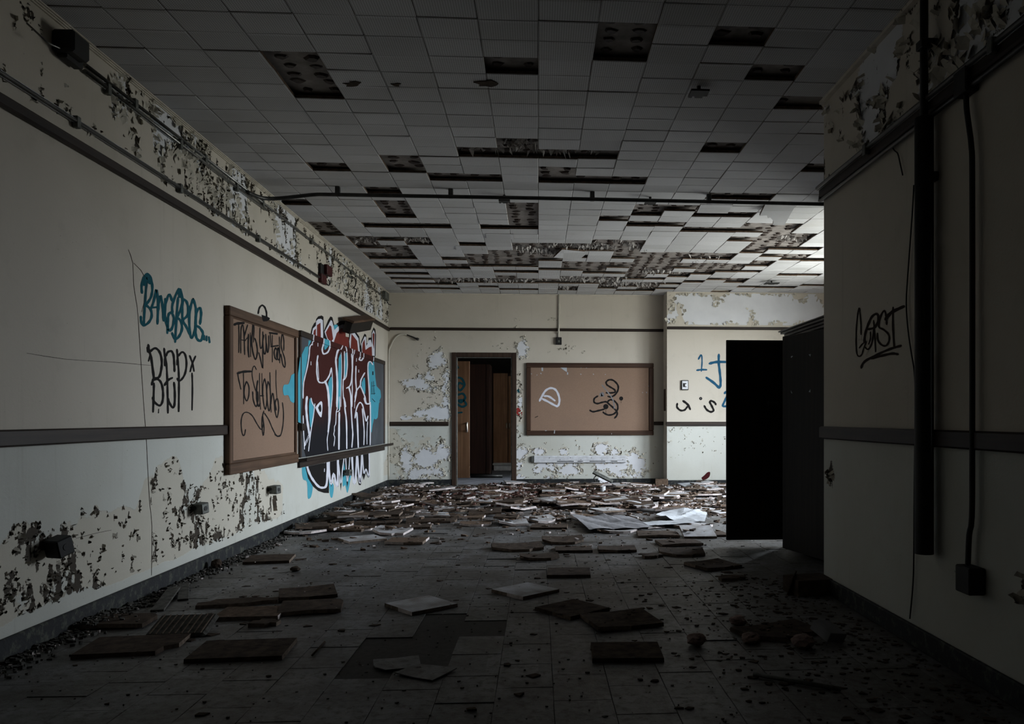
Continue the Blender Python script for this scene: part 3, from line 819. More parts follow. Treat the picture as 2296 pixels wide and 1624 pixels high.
mb = MB(); mb.bevel_box((XL, cy1 - .09, cz0 + .085), (CBX, cy1 - .05, cz1 - fw), .004); mb.bevel_box((XL, cy1 - .05, cz0 + .085), (CBX - .012, cy1, cz1 - fw), .004); part('frame_stile', mb, M['frame_z'], cork_left)
# ---- chalkboard
KBX = XL + 0.03
ky0, ky1 = on_x(675, 900, KBX).y, on_x(863, 900, KBX).y
kz1 = (on_x(680, 747, KBX).z + on_x(860, 806, KBX).z) / 2; kz0 = (on_x(680, 1030, KBX).z + on_x(860, 993, KBX).z) / 2
chalk = wall_thing('chalkboard', 'long dark chalkboard covered by a red, white and cyan graffiti piece', 'chalkboard', (XL, (ky0 + ky1) / 2, kz0))
mb = MB(); mb.bevel_box((XL, ky0 + .05, kz0), (KBX - .006, ky1 - .05, kz1 - .05), .002); SLATE = part('slate_panel', mb, M['slate'], chalk)
mb = MB(); mb.bevel_box((XL, ky0, kz1 - .06), (KBX + .008, ky1, kz1), .006); part('top_rail', mb, M['trim'], chalk)
mb = MB(); mb.bevel_box((XL, ky0, kz0), (KBX, ky0 + .03, kz1 - .06), .006); part('frame_stile', mb, M['trim_z'], chalk)
mb = MB(); mb.bevel_box((XL, ky1 - .08, kz0), (KBX + .005, ky1, kz1 - .06), .006); part('frame_stile', mb, M['trim_z'], chalk)
mb = MB(); mb.bevel_box((XL, ky0 - .03, kz0 - .035), (XL + .10, ky1 + .35, kz0 - .012), .004); mb.bevel_box((XL + .088, ky0 - .03, kz0 - .012), (XL + .10, ky1 + .35, kz0 + .002), .003)
mb.bevel_box((XL, ky0 - .02, kz0 - .10), (XL + .03, ky1, kz0 - .035), .004); part('chalk_tray', mb, M['trim'], chalk)
mb = MB(); mb.bevel_box((XL + .012, on_x(668, 1, XL).y - .02, on_x(669, 966, XL).z), (XL + .05, on_x(668, 1, XL).y + .10, on_x(669, 950, XL).z), .004); part('clip', mb, M['trim'], chalk)

# ---- wooden beam hanging below the rail
P0, P1 = on_x(830, 716, XL + .15), on_x(783, 722, XL + .13)
beam = wall_thing('map_bracket', 'loose dark wooden beam hanging under the picture rail above the graffiti', 'bracket', tuple(P0))
dirv = (P1 - P0); Ln = dirv.length; X = dirv.normalized(); Zv = Vector((0.35, 0, 1)); Yv = Zv.cross(X).normalized(); Zv = X.cross(Yv).normalized()
Mx = Matrix((X, Yv, Zv)).transposed().to_4x4(); Mx.translation = P0
mb = MB(); mb.bevel_box((0, -.05, -.14), (Ln, .05, .0), .008, 0, Mx); part('beam', mb, M['cab_dark'], beam)
mb = MB(); mb.bevel_box((-.02, -.085, .0), (Ln + .02, .06, .03), .004, 0, Mx); part('lip', mb, M['frame_y'], beam)

# ---- conduits on the left wall
def conduit(name, label, pts, r, mat, group=None, clips=None, n=10):
    o = thing(name, label, 'pipe', tuple(pts[0]), group)
    mb = MB(); mb.tube(pts, r, n); part('pipe', mb, M[mat], o)
    for q in clips or []:
        mb = MB(); q = Vector(q)
        mb.bevel_box((q.x - .014, q.y - .018, q.z - .034), (q.x + .014, q.y + .018, q.z + .026), .003); part('clip', mb, M['box_grey'], o)
    return o
xw = XL + 0.018
zc1, zc2 = 2.950, 2.915
ya, yb = on_x(190, 150, xw).y, on_x(862, 660, xw).y
conduit('conduit', 'upper of two steel conduits running side by side high along the left wall', [(xw, ya, zc1), (xw, yb, zc1 + .01)], .011, 'conduit', None, [(xw, y, zc1) for y in (4.9, 5.9, 7.1, 8.6, 10.4)])
conduit('conduit', 'lower of two steel conduits running side by side high along the left wall', [(xw, ya, zc2), (xw, on_x(598, 455, xw).y, zc2)], .011, 'conduit', None, [(xw, y, zc2) for y in (4.6, 5.5, 6.5)])
yfa = on_x(716, 612, xw).y
conduit('conduit', 'dark conduit just above the left picture rail, ending at the red alarm', [(xw, YF + .1, 2.622), (xw, yfa, 2.622)], .013, 'metal_dark', None, [(xw, y, 2.622) for y in (4.3, 5.5, 7.0)])
# wire up from the speaker box
w0 = on_x(134, 108, XL + .115)
mb = MB(); mb.tube(smooth_path([on_x(60, 52, XL + .03), on_x(90, 80, XL + .08), on_x(108, 96, XL + .10), w0]), .0045, 7)
tag(mb.build('wire', M['conduit']), 'thin bright wire curving down to the black box in the upper left corner', 'wire')
q0 = on_x(138, 112, XL + .11); q1 = on_x(203, 139, XL + .11)
spk = thing('speaker_box', 'black metal box high on the left wall where the two conduits begin', 'box', (XL, q1.y - .12, q1.z))
mb = MB(); mb.bevel_box((XL, q1.y - .15, q1.z - .01), (XL + .11, q1.y, q1.z + .10), .012); part('box_body', mb, M['black'], spk)
mb = MB(); mb.bevel_box((XL + .01, q1.y - .12, q1.z - .03), (XL + .06, q1.y + .03, q1.z + .01), .006); part('bracket', mb, M['black'], spk)
# corner junction box
q = on_x(861, 663, XL)
jb = thing('junction_box', 'small dark junction box at the far end of the left wall under the ceiling', 'box', (XL, q.y, q.z - .06))
mb = MB(); mb.bevel_box((XL, q.y - .16, q.z - .07), (XL + .06, q.y + .1, q.z + .05), .006); part('box_body', mb, M['box_grey'], jb)
mb = MB(); mb.tube([(XL + .03, q.y + .05, q.z - .07), (XL + .05, q.y + .12, q.z - .12), (XL + .09, q.y + .1, q.z - .13)], .007, 6); part('wire_end', mb, M['metal_dark'], jb)

# ---- red alarm
q = on_x(722, 614, XL)
fa = thing('fire_alarm', 'dark red fire alarm horn and bell box on the peeling band of the left wall', 'alarm', (XL, q.y, q.z - .12))
mb = MB(); mb.bevel_box((XL + .03, q.y - .05, q.z - .01), (XL + .075, q.y + .16, q.z + .10), .008); part('horn', mb, M['alarm_red'], fa)
mb = MB(); mb.bevel_box((XL + .0, q.y - .16, q.z - .12), (XL + .045, q.y + .03, q.z - .02), .008); part('bell_box', mb, M['alarm_red'], fa)
mb = MB(); mb.bevel_box((XL, q.y - .16, q.z - .03), (XL + .035, q.y + .12, q.z + .09), .006); part('back_plate', mb, M['black'], fa)
# hanging wires near the alarm
for pts, lb in (([(727, 627), (731, 635), (737, 640), (740, 634), (737, 628)], 'small curled wire hanging beside the red alarm'), ([(789, 620), (796, 626), (797, 640), (793, 645), (800, 650), (797, 658), (796, 667)], 'dark wire dangling from a hole right of the red alarm')):
    mb = MB(); mb.tube(smooth_path([on_x(x, y, XL + .03) for x, y in pts]), .008, 6); tag(mb.build('wire', M['metal_dark']), lb, 'wire')
mb = MB(); q0 = on_x(776, 613, XL); q1 = on_x(787, 626, XL); mb.bevel_box((XL, q0.y, q1.z), (XL + .012, q1.y, q0.z), .003)
tag(mb.build('blank_plate', M['box_grey']), 'small grey blank plate on the peeling band of the left wall', 'plate')

# ---- electrical stub boxes low on the left wall
def stub(px, py, s, label, rot, dark=False):
    q = on_x(px, py, XL + .06)
    o = thing('outlet_box', label, 'outlet', (XL, q.y, q.z - s), None)
    R = Matrix.Translation(q) @ Euler((rot, 0.0, math.radians(-18))).to_matrix().to_4x4()
    m = M['black'] if dark else M['box_grey']
    mb = MB()
    t = .006
    mb.bevel_box((-s*.6, -s*.6, -s*.6), (s*.6, s*.6, s*.6), .006, 0, R); part('box_body', mb, m, o)
    mb = MB(); mb.tube([R @ Vector((-.02, -s*.6 - .002, .01)), R @ Vector((-.02, -s*.6 + .01, .01))], .014, 10); part('knockout', mb, M['black'], o)
    mb = MB(); mb.tube([R @ Vector((s*.6 + .002, 0, .0)), R @ Vector((s*.6 - .01, 0, .0))], .017, 10); part('socket_hole', mb, M['black'], o)
    mb = MB(); mb.tube([(XL, q.y - .02, q.z), (q.x, q.y, q.z)], .016, 8); part('stub_pipe', mb, M['metal_dark'], o)
    return o
stub(132, 1226, .075, 'black cube outlet box nearest the camera, low on the left wall', .25, True)
stub(451, 1140, .062, 'grey cube outlet box on the left wall, second from the camera', .12)
stub(617, 1098, .062, 'grey cube outlet box on the left wall under the tall cork board', 0.05)
stub(781, 1060, .062, 'cube outlet box on the left wall in the lower graffiti', -.05)
# hanging scrap under the third box
mb = MB(); c = on_x(610, 1112, XL + .02)
for k in range(4):
    p = c + Vector((0, random.uniform(-.03, .03), -.03 * k)); mb.face([p, p + Vector((.02, .03, 0)), p + Vector((.03, .035, -.05)), p + Vector((.005, 0, -.05))])
o = mb.build('paint_curl', M['flake_dark'], wall_left); o['kind'] = 'stuff'

# ---- pipe across the ceiling
yp = on_z(1200, 444, ZC - .07).y; zp = ZC - .07
p_a = on_x(594, 452, XL + .03); pts = smooth_path([(XL + .03, yp - .35, 2.93), (XL + .12, yp - .10, 2.945), (XL + .45, yp, zp - .005), (XL + .55, yp, zp)], 5)
yr = on_z(1846, 458, zp).y
pts += [Vector((0, (yp + yr) / 2 - .02, zp)), on_z(1846, 458, zp), Vector((3.6, yr + .04, zp))]
cp = conduit('ceiling_pipe', 'long dark pipe crossing the room just below the ceiling', pts, .0165, 'metal_dark')
for px in (760, 1010, 1330, 1600):
    q = on_z(px, 440, zp); yy = yp + (yr - yp) * (q.x + 2) / 4
    mb = MB(); mb.bevel_box((q.x - .02, yy - .02, zp - .01), (q.x + .02, yy + .02, ZC), .003); part('hanger', mb, M['metal_dark'], cp)
# dark plates hanging under the ceiling
def plate(px, py, sx, sy, label, drop=.05, notch=True):
    p = on_z(px, py, ZC - drop)
    o = thing('ceiling_bracket', label, 'bracket', (p.x, p.y, ZC - drop))
    mb = MB(); pts = [(-sx, -sy), (sx, -sy), (sx, sy * .5), (sx * .55, sy * .5), (sx * .55, sy), (-sx * .3, sy), (-sx * .35, sy * .55), (-sx * .6, sy * .55), (-sx * .6, sy), (-sx, sy)]
    lo = [(p.x + x, p.y + y, p.z) for x, y in pts]; hi = [(x, y, z + .012) for x, y, z in lo]
    mb.face(lo[::-1]); mb.face(hi)
    for k in range(len(pts)): mb.face([lo[k], lo[(k+1) % len(pts)], hi[(k+1) % len(pts)], hi[k]])
    part('plate', mb, M['black'], o)
    mb = MB(); mb.tube([(p.x, p.y, p.z + .01), (p.x, p.y, ZS)], .012, 8); part('stem', mb, M['metal_dark'], o)
plate(1567, 212, .055, .055, 'black notched metal plate hanging below the near ceiling tiles, right of centre')
plate(1131, 453, .05, .05, 'black notched plate under the ceiling just behind the crossing pipe, left one', .06)
plate(1458, 457, .05, .05, 'black notched plate under the ceiling just behind the crossing pipe, right one', .06)
plate(1730, 637, .10, .07, 'pale square plate hanging below the ceiling near the back right', .05)
# broken patches and black stains round old fixings
for px, py, r in ((790, 188, .035), (888, 189, .02), (1090, 187, .045)):
    p = on_z(px, py, ZC - .002)
    mb = MB(); n = 11; rr = [r * random.uniform(.5, 1.4) for _ in range(n)]
    lo = [(p.x + rr[k] * 1.4 * math.cos(k * 2 * math.pi / n), p.y + rr[k] * math.sin(k * 2 * math.pi / n), ZC - .006) for k in range(n)]
    mb.face(lo[::-1]); hi = [(x, y, ZC + .004) for x, y, z in lo]
    for k in range(n): mb.face([lo[k], lo[(k+1) % n], hi[(k+1) % n], hi[k]])
    o = mb.build('broken_edge', M['fibre_dark'], ceiling)

# ================================================================== back wall
def yframe(name, label, y, px0, py0, px1, py1, fw, depth, mats, panel_mat, cat='notice board'):
    a = on_y(px0, py0, y); b = on_y(px1, py1, y)
    o = thing(name, label, cat, ((a.x + b.x) / 2, y, b.z))
    x0, x1, z0, z1 = a.x, b.x, b.z, a.z
    mb = MB(); mb.bevel_box((x0 + fw * .9, y - depth * .5, z0 + fw * .9), (x1 - fw * .9, y, z1 - fw * .9), .002); p = part('cork_panel', mb, panel_mat, o)
    for lo, hi, m in (((x0, z1 - fw), (x1, z1), 0), ((x0, z0), (x1, z0 + fw), 0)):
        mb = MB(); mb.bevel_box((lo[0], y - depth, lo[1]), (hi[0], y, hi[1]), .008); part('frame_rail', mb, mats[0], o)
    for lo, hi in (((x0, z0 + fw), (x0 + fw, z1 - fw)), ((x1 - fw, z0 + fw), (x1, z1 - fw))):
        mb = MB(); mb.bevel_box((lo[0], y - depth, lo[1]), (hi[0], y, hi[1]), .008); part('frame_stile', mb, mats[1], o)
    return o, y - depth * .5
cork_back, CY = yframe('cork_board', 'wide framed cork board with a white D and a black squiggle on the back wall', YB, 1180, 814, 1465, 976, .075, .045, (M['frame_dark_x'], M['frame_dark_z']), M['cork'])
# scraps of paper on it
mb = MB(); Zg = 7.406
def scrap(mb, pts, y): mb.face([on_y(1170 + x / Zg, 800 + z / Zg, y) for x, z in pts])
for pts in ([(325,180),(352,178),(355,240),(328,238)], [(640,182),(748,178),(750,255),(720,240)], [(750,258),(772,262),(770,300),(750,298)], [(300,272),(328,270),(326,296)],
            [(150,275),(172,285),(160,298)], [(245,300),(260,296),(252,320)], [(968,180),(994,182),(985,194)], [(1060,180),(1086,184),(1070,194)], [(968,282),(994,290),(980,304)],
            [(1182,280),(1202,292),(1186,302)], [(1378,290),(1398,292),(1384,304)], [(2000,585),(2012,590),(2006,612)], [(2060,580),(2080,590),(2072,612)], [(540,1215),(552,1222),(548,1278),(532,1276)], [(385,1224),(415,1222),(412,1232),(388,1236)], [(1488,1270),(1498,1275),(1490,1300)], [(2098,480),(2112,485),(2106,505)]):
    scrap(mb, pts, CY - .003 if pts[0][1] < 1200 else YB - .047)
part('paper_scrap', mb, M['paper'], cork_back, 'torn white paper scraps')['kind'] = 'stuff'

# metal channel under it
a = on_y(1197, 1022, YB); b = on_y(1404, 1037, YB)
ch = thing('metal_channel', 'long white metal channel fixed low on the back wall under the cork board', 'channel', ((a.x + b.x) / 2, YB, b.z))
mb = MB(); mb.bevel_box((a.x, YB - .05, b.z), (b.x, YB, a.z), .006); part('channel_body', mb, M['white_metal'], ch)
for zz in (.3, .55, .8):
    mb = MB(); z = b.z + (a.z - b.z) * zz; mb.bevel_box((a.x + .005, YB - .056, z - .004), (b.x, YB - .049, z + .004), .002); part('ridge', mb, M['white_metal'], ch)
for k in range(8):
    mb = MB(); x = a.x + .25 + k * .17; z = b.z + (a.z - b.z) * (.42 if k % 2 else .68); mb.tube([(x, YB - .0535, z), (x, YB - .049, z)], .006, 8); part('screw', mb, M['black'], ch)
for k, (f0, f1) in enumerate(((.25, .43), (.47, .53), (.6, .77), (.83, .9))):
    mb = MB(); z = b.z + (a.z - b.z) * .2; mb.bevel_box((a.x + (b.x - a.x) * f0, YB - .0535, z - .006), (a.x + (b.x - a.x) * f1, YB - .049, z + .005), .002); part('scratch', mb, M['metal_dark'], ch)
mb = MB(); mb.bevel_box((a.x - .05, YB - .045, b.z + .006), (a.x + .004, YB, a.z - .006), .012); part('open_end', mb, M['box_grey'], ch)

# cream conduit with a dark switch box
q0, q1 = on_y(1253, 662, YB), on_y(1253, 757, YB)
sw = thing('switch_box', 'cream surface conduit coming down to a small black box on the back wall', 'switch', (q0.x, YB, q1.z - .12))
mb = MB(); mb.tube([(q0.x, YB - .014, ZC), (q0.x, YB - .014, 2.55), (q0.x - .003, YB - .043, 2.53), (q0.x - .003, YB - .043, 2.47), (q0.x - .006, YB - .016, 2.44), (q0.x - .006, YB - .016, q1.z)], .016, 10); part('conduit', mb, M['cable_white'], sw)
mb = MB(); mb.bevel_box((q0.x - .05, YB - .05, q1.z - .12), (q0.x + .045, YB, q1.z), .006); part('box_body', mb, M['black'], sw)
mb = MB(); mb.bevel_box((q0.x - .015, YB - .058, q1.z - .085), (q0.x + .015, YB - .049, q1.z - .05), .003); part('switch', mb, M['box_grey'], sw)
# cream cable with a black end, left corner
pts = [on_y(x, y, YB - .02) for x, y in ((872, 1075), (871.5, 950), (872, 850), (872, 792), (876, 777), (883, 762), (893, 752), (903, 749.5), (912, 751))]
cb = thing('wall_cable', 'painted cable rising in the left back corner and bending over to a black end', 'cable', tuple(pts[0]))
mb = MB(); mb.tube(smooth_path(pts, 4), .011, 8); part('cable', mb, M['cable_white'], cb)
mb = MB(); mb.tube([on_y(912, 751, YB - .02), on_y(925, 756, YB - .03), on_y(934, 760, YB - .04)], [.010, .012, .014], 8); mb.tube([on_y(934, 760, YB - .04), on_y(938.5, 761.5, YB - .045)], .022, 8); part('cable_end', mb, M['metal_dark'], cb)

# thermostat on the forward wall section
a = on_y(1527, 853, YP); b = on_y(1543, 875, YP)
th = thing('thermostat', 'small square thermostat plate with dark edges beside the blue writing', 'thermostat', ((a.x + b.x) / 2, YP, b.z))
mb = MB(); mb.bevel_box((a.x, YP - .03, b.z), (b.x, YP, a.z), .004); part('back_plate', mb, M['black'], th)
mb = MB(); mb.bevel_box((a.x + .010, YP - .036, b.z + .012), (b.x - .010, YP - .029, a.z - .012), .003); part('cover', mb, M['white_metal'], th)
cxm, czm = (a.x + b.x) / 2, (a.z + b.z) / 2
mb = MB(); mb.bevel_box((cxm - .03, YP - .045, czm - .03), (cxm + .022, YP - .034, czm + .03), .004); part('housing', mb, M['black'], th)
mb = MB(); mb.bevel_box((cxm - .005, YP - .052, czm - .02), (cxm + .022, YP - .044, czm + .015), .004); part('dial', mb, M['white_metal'], th)
# narrow dark strip on the return of the section
mb = MB(); mb.bevel_box((XP - .012, YB - .25, 1.20), (XP, YB - .12, 1.55), .003); tag(mb.build('blank_plate', M['frame_dark_z']), 'narrow brown plate on the side of the forward wall section', 'plate')

# ---- doorway and the room behind
mb = MB(); d = .03
door = thing('door_1', None, None, ((DX0 + DX1) / 2, YB, 0)); door['kind'] = 'structure'
jw = .075
for nm, lo, hi in (('jamb', (DX0, YB - d, 0), (DX0 + jw, YB + .20, DZ1)), ('jamb', (DX1 - jw, YB - d, 0), (DX1, YB + .20, DZ1)), ('head', (DX0 + jw, YB - d, DZ1 - jw), (DX1 - jw, YB + .20, DZ1))):
    mb = MB(); mb.bevel_box(lo, hi, .006); part(nm, mb, M['trim_z'], door)
for nm, lo, hi in (('stop', (DX0 + jw, YB - d + .01, 0), (DX0 + jw + .014, YB + .02, DZ1 - jw)), ('stop', (DX1 - jw - .012, YB - d + .01, 0), (DX1 - jw, YB + .02, DZ1 - jw)), ('stop', (DX0 + jw, YB - d + .01, DZ1 - jw - .012), (DX1 - jw, YB + .02, DZ1 - jw))):
    mb = MB(); mb.bevel_box(lo, hi, .003); part(nm, mb, M['box_grey'], door)
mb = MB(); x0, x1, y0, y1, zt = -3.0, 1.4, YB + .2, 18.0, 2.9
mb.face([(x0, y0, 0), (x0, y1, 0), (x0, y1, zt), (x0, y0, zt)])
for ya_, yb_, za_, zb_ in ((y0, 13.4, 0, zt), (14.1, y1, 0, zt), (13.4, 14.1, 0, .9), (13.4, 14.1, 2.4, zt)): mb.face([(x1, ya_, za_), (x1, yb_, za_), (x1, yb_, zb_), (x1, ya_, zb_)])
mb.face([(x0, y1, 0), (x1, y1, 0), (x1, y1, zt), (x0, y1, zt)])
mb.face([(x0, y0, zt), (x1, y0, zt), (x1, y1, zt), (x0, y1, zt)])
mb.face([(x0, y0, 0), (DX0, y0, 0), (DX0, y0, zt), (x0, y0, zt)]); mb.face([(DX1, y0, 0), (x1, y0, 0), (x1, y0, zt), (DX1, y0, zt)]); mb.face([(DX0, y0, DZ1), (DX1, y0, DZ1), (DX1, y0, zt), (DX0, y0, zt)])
tag(mb.build('wall_far', plain('dark_next_room_wall', (0.035, 0.030, 0.028), 0.9)), kind='structure')  # one even dark tone for the next room's walls and ceiling
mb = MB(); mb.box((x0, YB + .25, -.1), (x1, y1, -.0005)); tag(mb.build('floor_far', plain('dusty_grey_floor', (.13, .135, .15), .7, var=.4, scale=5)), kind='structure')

# wardrobe with its door swung open (pale veneer leaf with teal writing)
def yz(px, py, y): return on_y(px, py, y)
WY = 15.1
a, b = yz(1054, 817, WY), yz(1099, 1064, WY)
wr = thing('wardrobe', 'tall dark wardrobe in the next room, its pale door with teal writing open', 'wardrobe', ((a.x + b.x) / 2, WY, 0))
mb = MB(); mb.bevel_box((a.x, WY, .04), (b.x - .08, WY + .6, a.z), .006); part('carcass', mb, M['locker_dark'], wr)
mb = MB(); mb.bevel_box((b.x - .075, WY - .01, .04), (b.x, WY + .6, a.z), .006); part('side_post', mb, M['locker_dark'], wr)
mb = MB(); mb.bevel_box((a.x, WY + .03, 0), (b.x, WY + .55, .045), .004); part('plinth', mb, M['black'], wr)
LY = 14.3
c, d_ = yz(1024, 810, LY), yz(1053, 1072, LY)
mb = MB(); mb.bevel_box((c.x - .12, LY, d_.z), (d_.x, LY + .03, c.z), .004); LEAF = part('door', mb, M['locker_wood'], wr, 'pale veneer door swung open')
h = yz(1047, 957, LY)
mb = MB(); mb.tube(smooth_path([(h.x, LY, h.z + .06), (h.x, LY - .03, h.z + .05), (h.x + .005, LY - .03, h.z - .05), (h.x, LY, h.z - .07)]), .009, 8); o = mb.build('handle', M['chrome'], LEAF); 
for vv in o.data.vertices: vv.co -= Vector(wr.location)
mb = MB(); mb.bevel_box((h.x - .015, LY - .004, h.z - .10), (h.x + .015, LY + .0, h.z + .08), .003); o = mb.build('handle_plate', M['chrome'], LEAF)
for vv in o.data.vertices: vv.co -= Vector(wr.location)
W2 = 16.9
a, b = yz(1106, 836, W2), yz(1150, 1050, W2)
w2 = thing('wardrobe', 'orange brown two-door wardrobe with small metal pulls at the end of the next room', 'wardrobe', ((a.x + b.x) / 2, W2, 0))
m1 = yz(1139, 900, W2).x
mb = MB(); mb.bevel_box((a.x - .10, W2 + .03, .12), (b.x + .35, W2 + .6, a.z), .006); part('carcass', mb, M['locker_dark'], w2)
mb = MB(); mb.bevel_box((a.x, W2, b.z), (m1 - .006, W2 + .028, a.z - .01), .004); part('door', mb, M['locker_wood'], w2)
mb = MB(); mb.bevel_box((m1 + .006, W2, b.z), (m1 + .33, W2 + .028, a.z - .07), .004); part('door', mb, M['locker_wood'], w2)
mb = MB(); mb.bevel_box((a.x - .12, W2 + .0, 0), (b.x + .35, W2 + .58, .12), .004); part('plinth', mb, M['locker_dark'], w2)
mb = MB(); q = yz(1101, 850, W2); mb.bevel_box((q.x - .05, W2 - .12, .1), (q.x + .02, W2 + .02, a.z + .05), .004); part('side_post', mb, M['locker_dark'], w2)
for px in (1136, 1142.5):
    q = yz(px, 955, W2); mb = MB(); mb.tube(smooth_path([(q.x, W2, q.z + .05), (q.x, W2 - .025, q.z + .03), (q.x, W2 - .025, q.z - .03), (q.x, W2, q.z - .05)]), .011, 8); part('handle', mb, M['chrome'], w2)
a, b = yz(1105, 1047, 16.6), yz(1147, 1053, 16.6)
mb = MB(); mb.bevel_box((a.x, 16.55, .115), (b.x + .1, 16.88, .15), .004); mb.bevel_box((a.x + .02, 16.58, 0), (b.x + .08, 16.86, .115), .004); tag(mb.build('white_ledge', M['white_metal']), 'low white ledge before the far wardrobe in the next room', 'ledge')
a, b = on_z(1055, 1068, .03), on_z(1127, 1068, .03)
mb = MB(); mb.tube([a, b], .028, 8); tag(mb.build('floor_pipe', M['metal_dark']), 'dark length of pipe lying on the floor beyond the doorway', 'pipe')

# ================================================================== dark cabinet, right
CX, CY0, CY1, CZ = 2.12, 5.35, 6.74, 1.835
cab = thing('tall_cabinet', 'tall black wooden cupboard with two open doors behind the near right wall', 'cabinet', (CX + .3, (CY0 + CY1) / 2, 0))
t = .02
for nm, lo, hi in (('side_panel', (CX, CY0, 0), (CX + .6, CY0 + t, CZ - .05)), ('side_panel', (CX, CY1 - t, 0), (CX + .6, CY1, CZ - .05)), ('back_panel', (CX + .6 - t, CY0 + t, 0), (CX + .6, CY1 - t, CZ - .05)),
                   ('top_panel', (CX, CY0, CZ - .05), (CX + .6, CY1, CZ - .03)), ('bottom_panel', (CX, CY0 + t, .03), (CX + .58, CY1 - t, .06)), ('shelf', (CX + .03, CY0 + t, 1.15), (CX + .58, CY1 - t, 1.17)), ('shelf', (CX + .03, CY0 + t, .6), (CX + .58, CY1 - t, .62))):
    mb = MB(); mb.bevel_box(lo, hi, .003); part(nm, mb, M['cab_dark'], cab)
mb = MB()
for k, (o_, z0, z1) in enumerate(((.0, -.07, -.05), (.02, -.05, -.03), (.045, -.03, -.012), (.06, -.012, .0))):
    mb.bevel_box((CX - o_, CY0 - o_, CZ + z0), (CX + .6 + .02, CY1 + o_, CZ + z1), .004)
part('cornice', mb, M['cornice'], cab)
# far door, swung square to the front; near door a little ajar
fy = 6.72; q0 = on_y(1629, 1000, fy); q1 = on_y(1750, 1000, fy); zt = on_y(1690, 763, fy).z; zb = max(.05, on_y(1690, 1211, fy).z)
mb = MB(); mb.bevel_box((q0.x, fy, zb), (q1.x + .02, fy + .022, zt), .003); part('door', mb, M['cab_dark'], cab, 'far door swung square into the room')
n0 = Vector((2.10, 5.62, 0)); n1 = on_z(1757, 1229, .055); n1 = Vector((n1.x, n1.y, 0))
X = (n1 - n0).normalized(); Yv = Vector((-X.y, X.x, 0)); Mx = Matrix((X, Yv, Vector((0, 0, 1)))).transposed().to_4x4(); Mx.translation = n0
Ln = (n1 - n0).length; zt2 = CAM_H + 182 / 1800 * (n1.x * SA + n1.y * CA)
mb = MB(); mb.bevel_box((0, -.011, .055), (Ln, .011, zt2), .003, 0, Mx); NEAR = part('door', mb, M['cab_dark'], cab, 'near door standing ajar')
def on_door(px, py):
    d = _ray(px, py); nrm = Yv; off = n0 + Yv * .0125
    tt = (off - CAMP).dot(nrm) / d.dot(nrm); return CAMP + d * tt
for pts in ([(1774,803),(1778,799),(1776,798),(1773,800)], [(1813,795),(1818,794),(1817,800)], [(1773,875),(1776,881),(1777,882),(1774,882)], [(1813,879),(1817,873),(1817,880)]):
    mb = MB(); mb.face([on_door(x, y) for x, y in pts]); o = mb.build('tape_corner', M['paper'], NEAR)
    for vv in o.data.vertices: vv.co -= Vector(cab.location)
q = on_y(1735, 905, fy - .004)
mb = MB(); mb.bevel_box((q.x - .05, fy - .006, q.z - .02), (q.x + .045, fy, q.z + .02), .003); part('latch_plate', mb, M['metal_dark'], cab)

# ================================================================== near right wall pipes
pc = on_x(2072, 800, XR - .055)
rp = thing('wall_pipe', 'thick dark insulated pipe standing on the near right wall, thin above', 'pipe', (XR - .055, pc.y, on_x(2072, 1242, XR - .055).z))
zb, ztp = on_x(2072, 1242, XR - .055).z, on_x(2072, 265, XR - .055).z
mb = MB(); mb.tube([(XR - .055, pc.y, zb), (XR - .055, pc.y, zb + .003), (XR - .055, pc.y, ztp)], .041, 16); part('insulation', mb, M['black'], rp)
mb = MB(); mb.tube([(XR - .055, pc.y, ztp), (XR - .055, pc.y, ZC)], .018, 12); part('pipe', mb, M['black'], rp)
for z in (2.78, 2.18):
    mb = MB(); mb.bevel_box((XR - .08, pc.y - .03, z - .02), (XR, pc.y + .03, z + .02), .003); part('bracket', mb, M['black'], rp)
rc = [on_x(x, y, XR - .03) for x, y in ((2166, 195), (2167, 240), (2172, 280), (2178, 330), (2180, 420), (2180, 1000), (2179, 1160), (2173, 1200), (2170, 1275))]
c2 = thing('wall_conduit', 'thin dark conduit dropping down the near right wall to a low black box', 'pipe', tuple(rc[-1]))
mb = MB(); mb.tube(smooth_path(rc, 3), .0115, 10); part('conduit', mb, M['black'], c2)
q = on_x(2178, 1300, XR - .03)
mb = MB(); mb.bevel_box((XR - .07, q.y - .055, q.z - .055), (XR, q.y + .055, q.z + .055), .005); part('outlet_box', mb, M['black'], c2)
q = on_x(2166, 183, XR - .03)
mb = MB(); mb.bevel_box((XR - .06, q.y - .05, q.z - .055), (XR, q.y + .05, q.z + .05), .005); part('junction_box', mb, M['black'], c2)
conduit('rail_conduit', 'upper dark conduit along the picture rail of the near right wall', [(XR - .045, YF + .1, 2.535), (XR - .045, YR - .01, 2.535)], .014, 'metal_dark', None, [(XR - .05, y, 2.53) for y in (3.0, 4.2)])
pts = [(XR - .03, YF + .1, 2.452), (XR - .03, 3.15, 2.452), (XR - .03, YR - .02, 2.455)] + [tuple(on_y(x, y, YR + .01)) for x, y in ((1843, 428), (1840, 436), (1838, 452))]
conduit('rail_conduit', 'lower dark conduit under the near right picture rail, bent down at the corner', pts, .011, 'metal_dark')
# loose cables
for pts, lb in (([(2049, 415), (2046, 470), (2041, 540), (2036, 610), (2032, 680), (2036, 740), (2043, 790), (2050, 835), (2052, 900), (2050, 1100), (2049, 1240), (2047, 1310), (2040, 1388)], 'thin black cable hanging beside the thick pipe on the near right wall'),
                ([(1996, 300), (1999, 325), (2006, 338), (2013, 345), (2019, 370), (2024, 393)], 'short black wire dangling under the rail of the near right wall')):
    mb = MB(); mb.tube(smooth_path([on_x(x, y, XR - .012) for x, y in pts], 4), .0035, 6); tag(mb.build('wire', M['black']), lb, 'wire')

